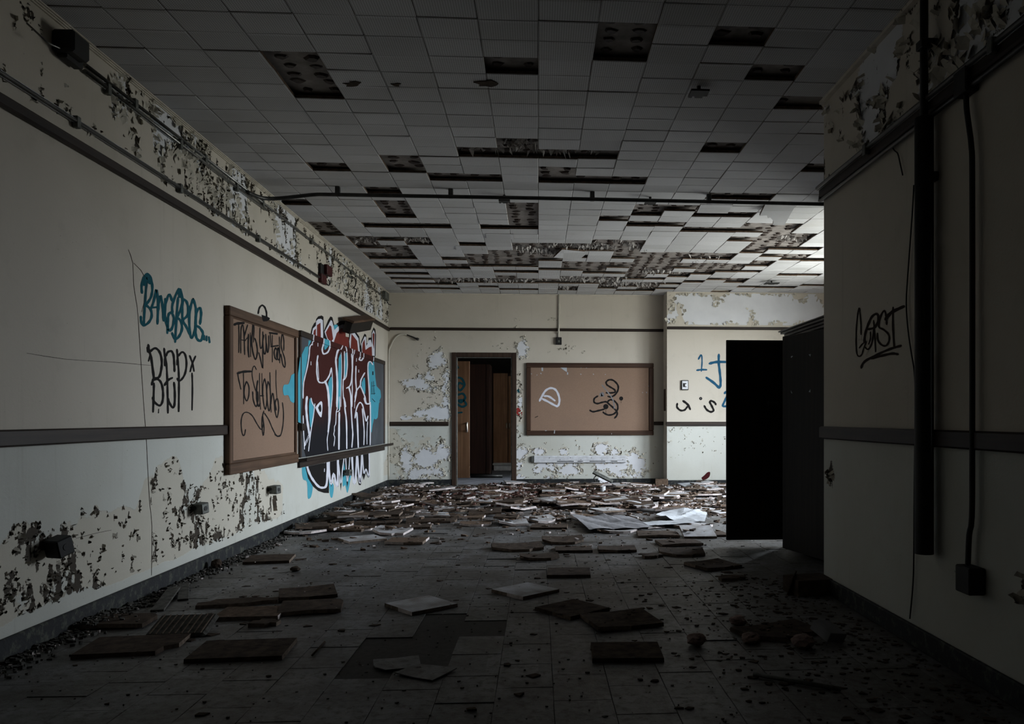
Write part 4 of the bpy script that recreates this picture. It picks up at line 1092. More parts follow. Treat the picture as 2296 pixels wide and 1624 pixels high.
# ================================================================== painted writing
def clip_poly(poly, line, keep_above):
    """Clip a 2-D polygon (picture points) against a straight line y = a + b x."""
    a, b = line; out = []
    f = lambda p: ((a + b * p[0]) - p[1]) * (1 if keep_above else -1)
    for k in range(len(poly)):
        p, q = poly[k], poly[(k + 1) % len(poly)]; fp, fq = f(p), f(q)
        if fp >= 0: out.append(p)
        if (fp >= 0) != (fq >= 0):
            t = fp / (fp - fq); out.append((p[0] + (q[0] - p[0]) * t, p[1] + (q[1] - p[1]) * t))
    return out
def smooth2(pts, sub=4):
    if len(pts) < 3: return pts
    return [(p.x, p.y) for p in smooth_path([(x, y, 0) for x, y in pts], sub)]
def ribbon(pts, w, sub=4, taper=0.0):
    pts = smooth2(pts, sub)
    L, R = [], []
    for k in range(len(pts)):
        p, q = pts[max(k - 1, 0)], pts[min(k + 1, len(pts) - 1)]
        dx, dy = q[0] - p[0], q[1] - p[1]; n = math.hypot(dx, dy) or 1
        ww = w / 2 * (1 + 0.12 * math.sin(k * 1.7))
        if k in (0, len(pts) - 1): ww *= 0.75
        L.append((pts[k][0] - dy / n * ww, pts[k][1] + dx / n * ww)); R.append((pts[k][0] + dy / n * ww, pts[k][1] - dx / n * ww))
    # round ends
    quads = [[L[k], L[k + 1], R[k + 1], R[k]] for k in range(len(pts) - 1)]
    for e, o in ((0, 1), (-1, -2)):
        a = math.atan2(pts[e][1] - pts[o][1], pts[e][0] - pts[o][0])
        fan = [(pts[e][0] + math.cos(a + s) * w * .38, pts[e][1] + math.sin(a + s) * w * .38) for s in (-1.57, -.9, 0, .9, 1.57)]
        quads.append(fan)
    return quads
def disc(c, r, n=14): return [[(c[0] + r * math.cos(k * 2 * math.pi / n), c[1] + r * math.sin(k * 2 * math.pi / n)) for k in range(n)]]
class Paint:
    """Flat paint on a surface; shapes are given in picture points and thrown onto the surface."""
    def __init__(self, org, sc, surf): self.o = org; self.s = sc; self.surf = surf; self.mb = MB(); self.mats = []; self.layer = 0
    def px(self, pts): return [(self.o[0] + x / self.s, self.o[1] + y / self.s) for x, y in pts]
    def slot(self, m):
        if m not in self.mats: self.mats.append(m)
        return self.mats.index(m)
    def put(self, polys, m, clips=()):
        mi = self.slot(m)
        self.layer += 1
        for poly in polys:
            poly = list(poly)
            for line, above in clips:
                poly = clip_poly(poly, line, above)
                if len(poly) < 3: break
            if len(poly) < 3: continue
            P = [self.surf(x, y, 0.0004 + 0.00002 * self.layer) for x, y in poly]
            if len(P) <= 5: self.mb.face(P, mi)
            else:
                for tri in tessellate_polygon([[Vector((x, y, 0)) for x, y in poly]]): self.mb.face([P[k] for k in tri], mi)
    def stroke(self, pts, w, m, clips=(), sub=4): self.put(ribbon(self.px(pts), w / self.s, sub), m, clips)
    def fill(self, pts, m, clips=(), smooth=True):
        p = self.px(pts)
        if smooth: p = smooth2(p + [p[0]], 3)[:-1]
        self.put([p], m, clips)
    def fresh(self):
        self.mb = MB(); self.mats = []
        return self
    def done(self, name, parent, label=None):
        mb = self.mb; base = parent
        off = Vector((0, 0, 0)); q = parent
        while q is not None: off += Vector(q.location); q = q.parent
        mb.v = [tuple(Vector(v) - off) for v in mb.v]
        o = mb.build(name, [M[m] for m in self.mats], parent)
        if label: o['label'] = label
        return o
wallL = lambda x, y, h: on_x(x, y, XL + 0.001 + h)
corkL = lambda x, y, h: on_x(x, y, CBX - 0.017 + h)
frameL = lambda x, y, h: on_x(x, y, CBX + h)
slateL = lambda x, y, h: on_x(x, y, KBX - 0.005 + h)
wallR = lambda x, y, h: on_x(x, y, XR - 0.001 - h)
corkB = lambda x, y, h: on_y(x, y, CY - 0.001 - h)
wallB = lambda x, y, h: on_y(x, y, YB - 0.002 - h)
wallP = lambda x, y, h: on_y(x, y, YP - 0.002 - h)
leafS = lambda x, y, h: on_y(x, y, LY - 0.001 - h)

# teal tag
g = Paint((300, 600), 8.547, wallL)
for s in ([(160,490),(152,350),(190,200),(258,125),(325,200),(358,380),(335,560),(255,690),(215,740)], [(258,150),(245,300),(225,560),(205,850),(193,1115)], [(230,720),(320,800),(345,930),(290,1050),(190,1110),(145,1040),(138,940)],
          [(335,790),(385,640),(432,430),(458,560),(465,800),(455,1080)], [(345,770),(470,760)], [(470,830),(485,650),(515,545),(550,720),(572,1020)], [(575,1010),(600,800),(605,600)],
          [(735,640),(690,520),(635,610),(600,800),(615,1030),(680,1210),(740,1150),(770,990),(740,890),(690,870),(660,950),(655,1100),(645,1260)], [(745,880),(745,700),(870,410),(930,580),(915,760),(830,960)],
          [(850,580),(825,900),(795,1430)], [(830,960),(905,1030),(925,1180),(870,1320),(790,1370),(735,1255)], [(945,600),(930,800),(935,1010)], [(945,610),(1010,650),(1045,790),(1025,930),(945,1010),(1010,1140),(1080,1290)],
          [(1140,600),(1095,740),(1065,960),(1078,1250),(1112,1350),(1168,1220),(1190,1000),(1190,780),(1140,600)], [(1270,1085),(1292,900),(1275,780),(1220,820),(1190,950),(1190,1100),(1260,1150),(1325,1250),(1310,1360),(1265,1410),(1205,1350),(1185,1230),(1190,1120)],
          [(1352,1310),(1352,1385)], [(1397,1320),(1397,1400)], [(1440,1335),(1455,1435)]):
    g.stroke(s, 47, 'sp_teal')
g.stroke([(200,330),(255,190),(310,300)], 70, 'sp_teal'); g.stroke([(868,430),(880,560)], 70, 'sp_teal')
g.done('spray_lettering', wall_left, 'dark teal spray-painted tag ending in three dots')
# black tag under it
g = Paint((310, 760), 9.02, wallL)
for s, w in (([(205,120),(222,240),(262,380),(305,690),(320,810)], 48), ([(195,180),(205,260)], 70), ([(240,330),(210,450)], 34), ([(240,260),(340,190),(430,260),(475,420),(470,600),(425,770),(320,810),(275,930)], 46), ([(300,830),(400,800)], 70),
             ([(350,800),(440,850),(490,970),(505,1150),(485,1290),(430,1350),(340,1290),(290,1190)], 44), ([(320,900),(312,1200),(302,1480)], 42), ([(415,1420),(412,1500)], 22),
             ([(525,195),(540,340),(570,500),(588,800),(595,1100),(602,1500)], 40), ([(540,400),(540,540)], 46), ([(560,350),(600,270),(670,250),(715,330),(730,500),(735,660)], 44), ([(535,940),(600,840),(690,790)], 46), ([(725,885),(742,1100),(735,1330),(700,1390),(640,1310),(600,1200)], 44),
             ([(785,215),(800,400),(822,700),(825,1000),(820,1470)], 38), ([(785,420),(780,530)], 26), ([(812,350),(885,270),(950,320),(978,500),(950,700),(880,820),(820,850),(792,800)], 40), ([(1090,695),(1098,1000),(1090,1440)], 32), ([(1042,340),(1100,500),(1130,655)], 34), ([(1160,350),(1095,510),(1052,665)], 34)):
    g.stroke(s, w, 'sp_black')
g.done('spray_lettering', wall_left, 'black spray-painted tall letters B E P i')
# on the cork board
g = Paint((495, 670), 9.02, corkL)
for s, w in (([(275,528),(330,503),(468,492)], 55), ([(365,530),(370,800),(365,1090)], 24), ([(405,1100),(405,800),(415,590),(445,535),(470,700),(485,1130)], 26), ([(400,830),(500,850)], 24), ([(545,530),(500,680),(470,790)], 26), ([(480,860),(550,780)], 26),
             ([(562,720),(555,1000),(570,1180)], 34), ([(598,690),(605,1175)], 20), ([(600,740),(650,1060)], 28), ([(655,470),(640,700),(625,900),(655,1100),(705,1230),(742,1080),(722,900),(688,800)], 30), ([(655,470),(675,600),(660,880)], 22),
             ([(795,590),(790,850),(810,1010),(850,900),(852,670)], 24), ([(852,760),(850,1100),(850,1410),(800,1200),(770,1090)], 24), ([(872,740),(850,900),(885,1125),(920,1000),(910,720)], 28), ([(925,900),(948,1095),(975,950),(970,750)], 26),
             ([(990,690),(1140,712)], 50), ([(1000,700),(1020,950)], 26), ([(1045,740),(1045,1280)], 22), ([(1020,970),(1160,950)], 40), ([(1110,990),(1080,1080),(1100,1200),(1140,1225),(1150,1080),(1110,990)], 28), ([(1160,990),(1130,1150),(1170,1240),(1198,1150),(1160,990)], 28),
             ([(1185,770),(1190,1000),(1195,1300)], 22), ([(1275,1050),(1278,850),(1248,715),(1225,850),(1230,1000),(1290,1200),(1305,1330),(1290,1390),(1250,1310),(1220,1120)], 24)):
    g.stroke(s, w * .95, 'sp_black')
g.o, g.s = (495, 820), 6.495
for s, w in (([(245,112),(330,90),(440,85)], 36), ([(248,112),(262,200),(295,345)], 16), ([(330,100),(335,300),(335,560)], 13), ([(375,230),(345,330),(345,440),(380,515),(410,430),(410,300),(375,230)], 18), ([(520,60),(490,5),(462,60),(460,160),(495,320),(525,400)], 13), ([(466,380),(475,500),(515,600),(545,500),(540,380)], 18),
             ([(540,220),(525,330),(525,480),(550,595),(575,550)], 22), ([(565,110),(568,450),(582,640)], 12), ([(600,115),(605,450)], 12), ([(570,440),(622,440)], 22), ([(640,190),(615,300),(620,500),(650,640),(675,500),(665,300),(640,190)], 17), ([(690,230),(670,400),(700,660),(725,560),(720,330),(690,230)], 17),
             ([(717,100),(725,400),(735,680)], 13), ([(805,65),(805,250),(820,470)], 11), ([(725,600),(755,400),(780,520),(790,650),(820,760),(845,620),(825,480),(795,540),(810,650)], 17),
             ([(362,930),(350,1000),(328,1020),(305,940),(300,800),(330,700),(390,682),(460,730),(530,850),(590,930),(620,850),(610,740),(630,660)], 15), ([(605,740),(600,880),(620,1020),(632,900),(610,720)], 15), ([(635,690),(700,790),(760,930),(815,1020),(870,1020),(905,880),(915,700),(900,540)], 15), ([(790,1000),(830,1030),(870,1015)], 22)):
    g.stroke(s, w * .95, 'sp_black')
g.fill([(905,330),(925,280),(985,270),(1015,190),(1030,140),(1060,125),(1082,135),(1082,515),(1020,520),(1005,480),(980,430),(925,435),(908,380)], 'sp_cyan')
g.done('spray_lettering', CORKP, 'black spray-painted words in two lines with a flourish, cyan overspray at the edge')
g = Paint((495, 670), 9.02, frameL)
g.fill([(822,322),(990,388),(955,445),(900,458),(850,448)], 'sp_black')
g.done('spray_mark', cork_left)
g = Paint((495, 670), 9.02, wallL)
g.stroke([(758,300),(780,190),(835,135),(890,175),(925,280),(925,370)], 36, 'sp_black')
g.done('spray_mark', wall_left)

# ---- the big piece over chalkboard and wall
TOPL = (on_x, ); 
p0 = project((KBX, ky0, kz1)); p1 = project((KBX, ky1, kz1)); sl = (p1[1] - p0[1]) / (p1[0] - p0[0]); TOP = (p0[1] - sl * p0[0], sl)
p0 = project((KBX, ky0, kz0)); p1 = project((KBX, ky1, kz0)); sl = (p1[1] - p0[1]) / (p1[0] - p0[0]); BOT = (p0[1] - sl * p0[0], sl)
p0 = project((XL + .03, ky0, kz0 - .10)); p1 = project((XL + .03, ky1, kz0 - .10)); sl = (p1[1] - p0[1]) / (p1[0] - p0[0]); LOW = (p0[1] - sl * p0[0], sl)
ON = [(TOP, False), (BOT, True)]
A = ((660, 690), 7.382); Bz = ((660, 890), 7.059)
b2a = lambda pts: [(x * 7.382 / 7.059, (y / 7.059 + 200) * 7.382) for x, y in pts]   # lower tracing -> upper tracing frame
g = Paint(*A, slateL)
g.fill([(95,830),(150,720),(180,650),(230,640),(235,540),(1320,900),(1340,1150),(1360,1300),(1425,1370),(1435,1480),(1400,1560)] + b2a([(1370,60),(1340,100),(1320,330),(1290,360),(1260,345),(1235,470),(1225,560),(900,600),(400,760),(150,820),(130,430),(60,400)]) + [(60,1100)], 'sp_cyan', ON, False)
MASS = [(300,540),(252,640),(238,800),(208,990),(162,1200),(146,1300),(140,1600)] + b2a([(130,300),(135,560),(150,700),(155,800),(200,960),(1215,760),(1212,400),(1212,100)]) + [(1250,1560),(1238,1250),(1222,1000),(1222,930),(1255,895),(1300,950),(1300,830)]
g.fill([(x - 14, y) for x, y in MASS], 'sp_black', ON, False)
g.fill(MASS, 'sp_maroon', ON, False)
CY_ = [[(500,540),(585,560),(572,620),(500,700)], [(560,1250),(610,1140),(632,1300),(615,1640),(585,1640),(570,1400)], [(735,840),(772,780),(772,1200),(752,1640),(728,1640),(725,1200)], [(845,760),(868,760),(875,1000),(850,1130),(836,1150)],
       [(1115,1240),(1165,1160),(1172,1430),(1120,1320)], b2a([(245,20),(305,165),(292,350),(258,490),(240,350),(232,150)]), b2a([(560,0),(598,0),(575,330),(555,420)]), b2a([(700,0),(722,0),(716,180),(704,200)]), b2a([(800,150),(820,350),(826,560),(812,400)]), b2a([(1000,230),(1010,400),(1003,420)])]
for c in CY_:
    cx = sum(p[0] for p in c) / len(c); cy = sum(p[1] for p in c) / len(c)
    g.fill([(cx + (x - cx) * 1.35 + 2, cy + (y - cy) * 1.1) for x, y in c], 'sp_black', ON)
for c in CY_: g.fill(c, 'sp_cyan', ON)
WL = [([(300,600),(258,650),(246,780),(215,980),(165,1190),(150,1290),(145,1500)] , 19), ([(322,480),(330,540),(302,570),(298,620)], 17), ([(492,510),(484,600),(462,690),(484,765),(555,735),(590,640),(565,560)], 26), ([(390,795),(375,900),(372,1060),(388,1190),(418,1238),(480,1242),(522,1215),(582,1120),(614,1000)], 24), ([(388,900),(405,1190)], 12),
      ([(505,1220),(545,1310),(565,1450),(575,1640)], 34), ([(614,1000),(625,1100),(634,1300),(624,1500),(614,1640)], 13), ([(795,655),(722,712),(692,830),(688,900),(705,1100),(712,1300),(705,1640)], 30), ([(776,745),(785,1000),(776,1300),(770,1640)], 10), ([(838,650),(830,740),(830,900),(825,1150),(810,1200),(805,1350),(812,1490)], 17), ([(862,660),(872,760),(878,950),(860,1130),(825,1195)], 17),
      ([(960,690),(950,780),(957,900),(955,1100),(928,1280),(862,1335)], 20), ([(900,1310),(935,1450),(945,1640)], 26), ([(998,740),(972,800),(965,1000),(957,1200),(960,1350),(955,1640)], 15), ([(1030,840),(1026,890)], 13), ([(1065,1030),(1065,1070)], 13), ([(275,895),(275,950)], 13), ([(390,590),(390,640)], 13),
      ([(1020,970),(1016,1200),(1028,1400),(1000,1560)], 20), ([(1092,750),(1090,820),(1074,858),(1110,872),(1142,830),(1152,780)], 24), ([(1165,1080),(1102,1200),(1090,1290),(1032,1370),(1005,1490)], 22), ([(1090,1290),(1130,1380),(1168,1480),(1188,1578),(1230,1592),(1258,1570)], 22), ([(1300,945),(1258,895),(1222,930),(1220,1100),(1238,1350),(1245,1570)], 20), ([(812,1480),(835,1560),(850,1640)], 24)]
for s, w in WL: g.stroke(s, w, 'sp_white', ON)
WB = [([(200,0),(188,150),(196,300),(215,450),(240,600)], 34), ([(240,600),(200,690),(160,775)], 30), ([(140,300),(146,560),(155,700),(160,830)], 15), ([(265,20),(282,90),(322,165)], 15), ([(325,110),(300,320),(260,560),(225,860)], 15), ([(545,0),(552,200),(545,450),(535,560)], 26), ([(600,0),(580,200),(568,350),(540,550),(520,680),(530,850)], 13),
      ([(690,0),(680,180),(664,240),(655,420),(636,470),(634,540),(624,600),(640,650),(625,780)], 13), ([(720,0),(718,200),(668,240)], 14), ([(712,250),(708,500),(705,830)], 28), ([(790,30),(802,200),(825,400),(830,820)], 22), ([(895,0),(900,200),(915,450),(925,600),(910,800)], 20), ([(960,335),(985,180),(1035,92),(1080,135),(1110,270),(1140,385),(1166,305)], 20),
      ([(988,250),(1000,450),(1012,800)], 24), ([(1075,190),(1095,400),(1105,560),(1100,760)], 18), ([(1160,390),(1150,560),(1150,750)], 13), ([(1202,100),(1205,400),(1200,760)], 20), ([(1105,20),(1132,105),(1200,112)], 22), ([(780,20),(800,120)], 18), ([(960,0),(952,180)], 10)]
for s, w in WB: g.stroke(b2a(s), w * 1.05, 'sp_white', ON)
g.fill(b2a([(330,170),(380,105),(425,70),(445,125),(430,320),(380,275)]), 'sp_white', ON); g.fill(b2a([(375,175),(412,118),(428,200),(408,245)]), 'sp_black', ON)
g.stroke(b2a([(185,740),(225,620)]), 12, 'sp_black', ON)
for s, w in (([(1300,1060),(1300,1110)], 22), ([(1280,1230),(1285,1430)], 10), ([(1310,1220),(1320,1440)], 10), ([(1280,1300),(1335,1290)], 9), ([(1270,1430),(1340,1420)], 9), ([(1290,1510),(1335,1560)], 12)): g.stroke(s, w, 'sp_black', ON)
g.done('graffiti_piece', SLATE, 'red, white and cyan spray lettering over the slate')
# on the top rail of the chalkboard
q0 = project((KBX + .008, ky0, kz1)); q1 = project((KBX + .008, ky1, kz1)); sl = (q1[1] - q0[1]) / (q1[0] - q0[0]); RT = (q0[1] - sl * q0[0], sl)
q0 = project((KBX + .008, ky0, kz1 - .06)); q1 = project((KBX + .008, ky1, kz1 - .06)); sl = (q1[1] - q0[1]) / (q1[0] - q0[0]); RB = (q0[1] - sl * q0[0], sl)
g = Paint(*A, lambda x, y, h: on_x(x, y, KBX + 0.008 + h)); RR = [(RT, False), (RB, True)]
g.fill([(322,380),(1312,700),(1312,1000),(322,700)], 'sp_maroon', RR, False)
g.fill([(505,480),(580,500),(590,660),(500,640)], 'sp_cyan', RR, False)
for s in ([(328,420),(318,520),(302,640)], [(494,480),(490,560),(478,680)], [(586,520),(592,620),(580,700)], [(812,590),(790,660),(740,740)], [(835,610),(862,680),(872,760)], [(950,660),(966,720),(955,800)], [(1000,700),(985,790)], [(1095,720),(1092,820)], [(1152,740),(1150,820)], [(1318,800),(1310,900)]): g.stroke(s, 17, 'sp_white', RR)
g.done('spray_mark', [o_ for o_ in chalk.children if o_.name.startswith('top_rail')][0], 'maroon and white paint crossing the rail')
# above, on the wall
g = Paint(*A, wallL); UP = [(TOP, True)]
g.fill([(268,470),(275,400),(295,320),(330,255),(355,240),(362,190),(395,145),(450,130),(482,150),(492,380),(560,205),(598,145),(630,160),(668,320),(705,258),(765,220),(845,222),(850,480),(905,490),(910,380),(1000,370),(1075,480),(1092,640),(1110,550),(1160,430),(1190,450),(1198,590),(1222,585),(1228,500),(1272,495),(1276,420),(1312,325),(1340,360),(1352,450),(1345,790),(1300,900),(900,760),(270,560)], 'sp_black', UP, False)
g.fill([(648,300),(680,280),(720,300),(670,380)], 'sp_cyan', UP)
for pl in ([(283,470),(308,345),(356,300),(362,225),(390,192),(440,185),(472,210),(478,520),(290,520)], [(500,400),(604,205),(626,222),(664,372),(720,312),(790,280),(846,275),(850,420),(845,600),(560,560),(512,440)], [(908,560),(935,400),(978,388),(1062,510),(1085,740),(1050,760),(925,700)], [(1108,600),(1164,475),(1186,492),(1192,640),(1232,540),(1264,530),(1290,610),(1284,430),(1312,370),(1334,420),(1330,800),(1120,770)]):
    g.fill(pl, 'sp_white', UP, False)
for pl in ([(310,470),(322,380),(358,345),(355,470)], [(375,500),(374,290),(432,250),(440,520)], [(520,410),(588,290),(612,312),(642,520),(600,580),(545,500)], [(655,560),(700,425),(772,340),(846,345),(850,485),(898,490),(905,690),(660,620)], [(930,690),(945,430),(1040,552),(1060,740)], [(1120,700),(1130,590),(1162,520),(1178,700),(1240,655),(1282,645),(1290,840),(1130,770)], [(1294,440),(1310,415),(1328,440),(1320,690),(1302,600)]):
    g.fill(pl, 'sp_red', UP, False)
g.done('graffiti_piece', wall_left, 'tops of the red, white and black graffiti letters above the chalkboard')
# below, on the wall
g = Paint(*Bz, wallL); DN = [(LOW, False)]
g.fill([(118,1000),(190,1000),(200,1110),(215,1290),(290,1400),(272,1560),(240,1612),(212,1590),(200,1350),(142,1310),(122,1200)], 'sp_cyan', DN)
g.fill([(545,1290),(622,1400),(610,1560),(588,1602),(562,1540)], 'sp_cyan', DN); g.fill([(775,950),(830,900),(900,900),(915,1150),(890,1300),(842,1525),(805,1400),(765,1400)], 'sp_cyan', DN)
g.fill([(188,960),(545,900),(548,1525),(470,1522),(380,1492),(295,1420),(215,1290),(178,1130)], 'sp_black', DN, False)
TE = [(540,1150),(585,1430),(620,1290),(672,1430),(700,1420),(715,1250),(735,1490),(762,1240),(790,1050),(836,1440),(860,1300),(902,1160),(930,1380),(970,1380),(992,1250),(1020,1395),(1052,1400),(1080,1240),(1098,1320),(1132,1210),(1165,1280),(1190,1270),(1190,820),(540,900)]
g.fill(TE, 'sp_black', DN, False)
for s, w in (([(190,1040),(222,1170),(285,1300),(372,1410),(440,1440),(505,1405),(525,1200),(527,940)], 34), ([(545,980),(552,1200),(580,1385),(622,1215),(660,1380),(686,1380),(690,930)], 30), ([(702,1060),(735,1370),(762,1150),(792,930)], 16), ([(810,920),(836,1340),(858,1200),(882,900)], 14), ([(910,890),(936,1325),(966,1325),(992,880)], 28), ([(992,900),(1030,1315),(1048,1310),(1072,860)], 28), ([(1075,900),(1100,1210),(1132,1145),(1166,1235),(1186,1235),(1184,830)], 20)):
    g.stroke(s, w, 'sp_white', DN)
for q in ((483,1000),(478,1140)): g.stroke([(q[0], q[1]), (q[0] - 2, q[1] + 45)], 14, 'sp_white', DN)
g.fill([(570,1000),(600,980),(615,1010),(590,1040)], 'sp_maroon', DN)
g.done('graffiti_piece', wall_left, 'lower ends of the black, white and cyan graffiti below the chalk tray')

# ---- back wall board
g = Paint((1170, 800), 7.406, corkB)
g.stroke([(1320,640),(1330,625),(1345,640)], 70, 'paper_grey')
for s in ([(1400,600),(1480,602),(1545,590),(1540,550),(1460,500),(1412,465),(1402,420),(1450,385),(1520,395),(1590,465),(1600,540),(1560,620),(1490,668),(1430,660)], [(1262,655),(1205,695),(1200,755),(1255,780),(1330,760),(1400,750),(1450,790),(1530,860),(1582,920),(1575,980),(1540,1020)], [(1420,770),(1435,738),(1480,715),(1540,740),(1588,800),(1588,880),(1530,950),(1440,970),(1370,940),(1350,920)], [(1130,890),(1180,915),(1260,900),(1370,872)]): g.stroke(s, 29, 'sp_black')
g.put(disc(g.px([(1650,695)])[0], 34 / 7.406), 'sp_black'); g.put(disc(g.px([(1395,830)])[0], 44 / 7.406), 'sp_black')
g.stroke([(1395,860),(1398,940)], 7, 'sp_black'); g.stroke([(1648,720),(1648,770)], 7, 'sp_black')
g.stroke([(1330,470),(1420,580),(1500,690),(1530,780),(1535,860)], 18, 'paper_grey')
BP = [p for p in cork_back.children if p.name.startswith('cork_panel')][0]
g.done('spray_lettering', BP, 'black spray squiggle with dots'); g.fresh()
for s, w in (([(295,735),(345,640),(400,560),(480,522),(560,550),(610,640),(625,740),(602,815),(560,815),(440,750),(340,700)], 34), ([(372,655),(450,662),(550,732)], 32)): g.stroke(s, w, 'sp_white')
g.done('spray_lettering', BP, 'white spray-painted letter D'); g.fresh()
g.stroke([(220,1010),(265,990)], 14, 'sp_black'); g.done('spray_mark', BP)
g = Paint((1000, 780), 5.074, wallB)
g.put(disc(g.px([(826,492)])[0], 20 / 5.074), 'sp_teal'); g.done('spray_mark', wall_back, 'teal spray dot')
g = Paint((1000, 780), 5.074, wallB)
g.put(disc(g.px([(834,738)])[0], 33 / 5.074), 'red_spot'); g.stroke([(820,700),(850,770)], 50, 'red_spot'); g.done('spray_mark', wall_back, 'red spray dot')
g = Paint((1000, 780), 5.074, leafS)
for s in ([(130,340),(178,350),(212,420),(165,485),(132,450),(150,400),(192,415)], [(130,540),(190,522),(220,570),(172,622),(140,600),(200,600),(230,650),(180,672),(130,640)], [(125,742),(182,736)], [(125,200),(140,230)]): g.stroke(s, 24, 'sp_teal')
g.done('spray_lettering', LEAF, 'teal spray scribble')
# ---- forward wall section
g = Paint((1490, 770), 7.733, wallP)
def sign(strokes, mat, label):
    g.fresh()
    for s, w in strokes: g.stroke(s, w, mat)
    g.done('spray_lettering', pier, label)
sign([([(588,275),(630,205),(650,240)], 30), ([(648,230),(650,340),(638,485)], 24), ([(560,468),(645,458),(730,460)], 32)], 'sp_blue', 'blue numeral 1')
sign([([(942,195),(940,330),(955,470),(972,640),(968,740),(945,775)], 42), ([(945,775),(860,690),(725,595)], 44), ([(780,352),(900,325),(1075,325)], 46)], 'sp_blue', 'blue letter J with a bar')
sign([([(1040,870),(1070,840),(1095,880),(1060,970),(1010,1085),(1085,1090)], 38)], 'sp_blue', 'blue numeral 2')
sign([([(322,1000),(400,1060),(445,1145)], 40), ([(222,1045),(218,1110),(280,1165),(350,1155),(395,1100)], 34)], 'sp_black', 'black turned letter C')
sign([([(690,1085),(730,1150),(800,1190),(850,1165),(820,1090),(785,1020),(815,1000),(870,1030),(890,1065)], 36)], 'sp_black', 'black letter S')
g.fresh(); g.put(disc(g.px([(628,958)])[0], 27 / 7.733), 'sp_black'); g.put(disc(g.px([(628,958)])[0], 9 / 7.733), 'paper_grey')
g.done('spray_mark', pier, 'black ring-shaped dot')
g = Paint((1490, 770), 7.733, wallP)
g.fill([(640,2330),(690,2290),(740,2240),(790,2235),(780,2310),(720,2360),(660,2370)], 'sp_stain'); g.done('spray_mark', pier, 'dark red spray patch near the floor')
# ---- near right wall
g = Paint((1890, 660), 9.02, wallR)
for s, w in (([(365,815),(360,560),(330,290),(300,400),(270,700),(265,1000),(280,1190),(320,1255),(380,1220),(420,1090),(470,960),(400,1000),(330,1085)], 30), ([(330,290),(335,340)], 60), ([(440,1060),(500,1115),(560,1050),(600,900),(625,650)], 34), ([(430,980),(450,800),(515,600),(590,450),(690,400),(715,520),(640,670),(500,710)], 48), ([(555,760),(555,900),(520,1010)], 30), ([(620,530),(640,800),(660,1160)], 32),
             ([(882,610),(875,460),(840,335),(765,440),(725,650),(820,715),(920,810),(935,930),(880,1035),(790,1030),(705,930),(695,790)], 40), ([(860,510),(920,430),(1010,350),(1235,245)], 66), ([(1015,265),(1010,600),(1035,1090)], 42), ([(370,1490),(440,1360),(700,1220),(950,1110),(1175,1040)], 50), ([(570,1300),(800,1240),(1000,1200),(1110,1215)], 52)): g.stroke(s, w, 'sp_brown')
g.done('spray_lettering', wall_right, 'dark spray-painted underlined tag G E I S T')
# crack lines in the plaster
g = Paint((0, 0), 1, wallL)
for s in ([(288,560),(298,590),(300,640),(308,690),(312,745),(322,900),(328,980),(332,1060),(336,1130),(341,1180),(340,1290)], [(60,792),(150,806),(250,812),(340,820)], [(170,1208),(215,1196),(250,1189)], [(300,590),(330,630),(318,700)]): g.stroke(s, 0.9, 'sp_brown', (), 2)
g.done('crack', wall_left)

# ================================================================== fallen ceiling tiles and rubble on the floor
HM = {}                                    # coarse height map of the heap, 8 cm cells
HC = 0.08
def hcells(x, y, r):
    return [(i, j) for i in range(math.floor((x - r) / HC), math.floor((x + r) / HC) + 1) for j in range(math.floor((y - r) / HC), math.floor((y + r) / HC) + 1)]
def tile_outline(w, d, chips, seed):
    """Rectangle with extra points along the edges; chips breaks corners or edges off."""
    r = random.Random(seed); pts = []
    C = [(-w/2, -d/2), (w/2, -d/2), (w/2, d/2), (-w/2, d/2)]
    broken = set(r.sample(range(4), min(4, chips)))
    for k in range(4):
        a, b = C[k], C[(k + 1) % 4]; p = C[k - 1]
        if k in broken:
            s, t = r.uniform(.15, .5), r.uniform(.15, .5)
            q0 = (a[0] + (p[0] - a[0]) * s, a[1] + (p[1] - a[1]) * s); q1 = (a[0] + (b[0] - a[0]) * t, a[1] + (b[1] - a[1]) * t)
            m = ((q0[0] + q1[0]) / 2 + r.uniform(-.03, .02), (q0[1] + q1[1]) / 2 + r.uniform(-.03, .02))
            pts += [q0, m, q1]
        else: pts.append(a)
        if k not in broken and (k + 1) % 4 not in broken: pts.append(((a[0] + b[0]) / 2, (a[1] + b[1]) / 2))
    return pts
def slab_mesh(name, pts, th, bend, mats, seed, edge_mi=2):
    r = random.Random(seed); mb = MB(); n = len(pts)
    fz = lambda x, y: bend * (x * x + 0.3 * y * y) * 4 + bend * x * y * 2
    ctr = (sum(p[0] for p in pts) / n, sum(p[1] for p in pts) / n)
    lo = [(x, y, fz(x, y)) for x, y in pts]; hi = [(x * .992, y * .992, fz(x, y) + th) for x, y in pts]
    c0 = (ctr[0], ctr[1], fz(*ctr)); c1 = (ctr[0], ctr[1], fz(*ctr) + th)
    for k in range(n):
        q = (k + 1) % n
        mb.face([hi[k], hi[q], c1], 0); mb.face([lo[q], lo[k], c0], 1)
        mb.face([lo[k], lo[q], hi[q], hi[k]], edge_mi if r.random() < .75 else 3)
    me = mb.mesh(name, mats)
    return me
FACEUP = [M['tile_face'], M['fibre'], M['tile_edge'], M['tile_edge_brown']]
BACKUP = [M['fibre'], M['tile_face'], M['tile_edge'], M['tile_edge_brown']]
DAMP = [M['fibre_dark'], M['tile_face'], M['tile_edge_brown'], M['fibre_dark']]
_mesh_cache = {}
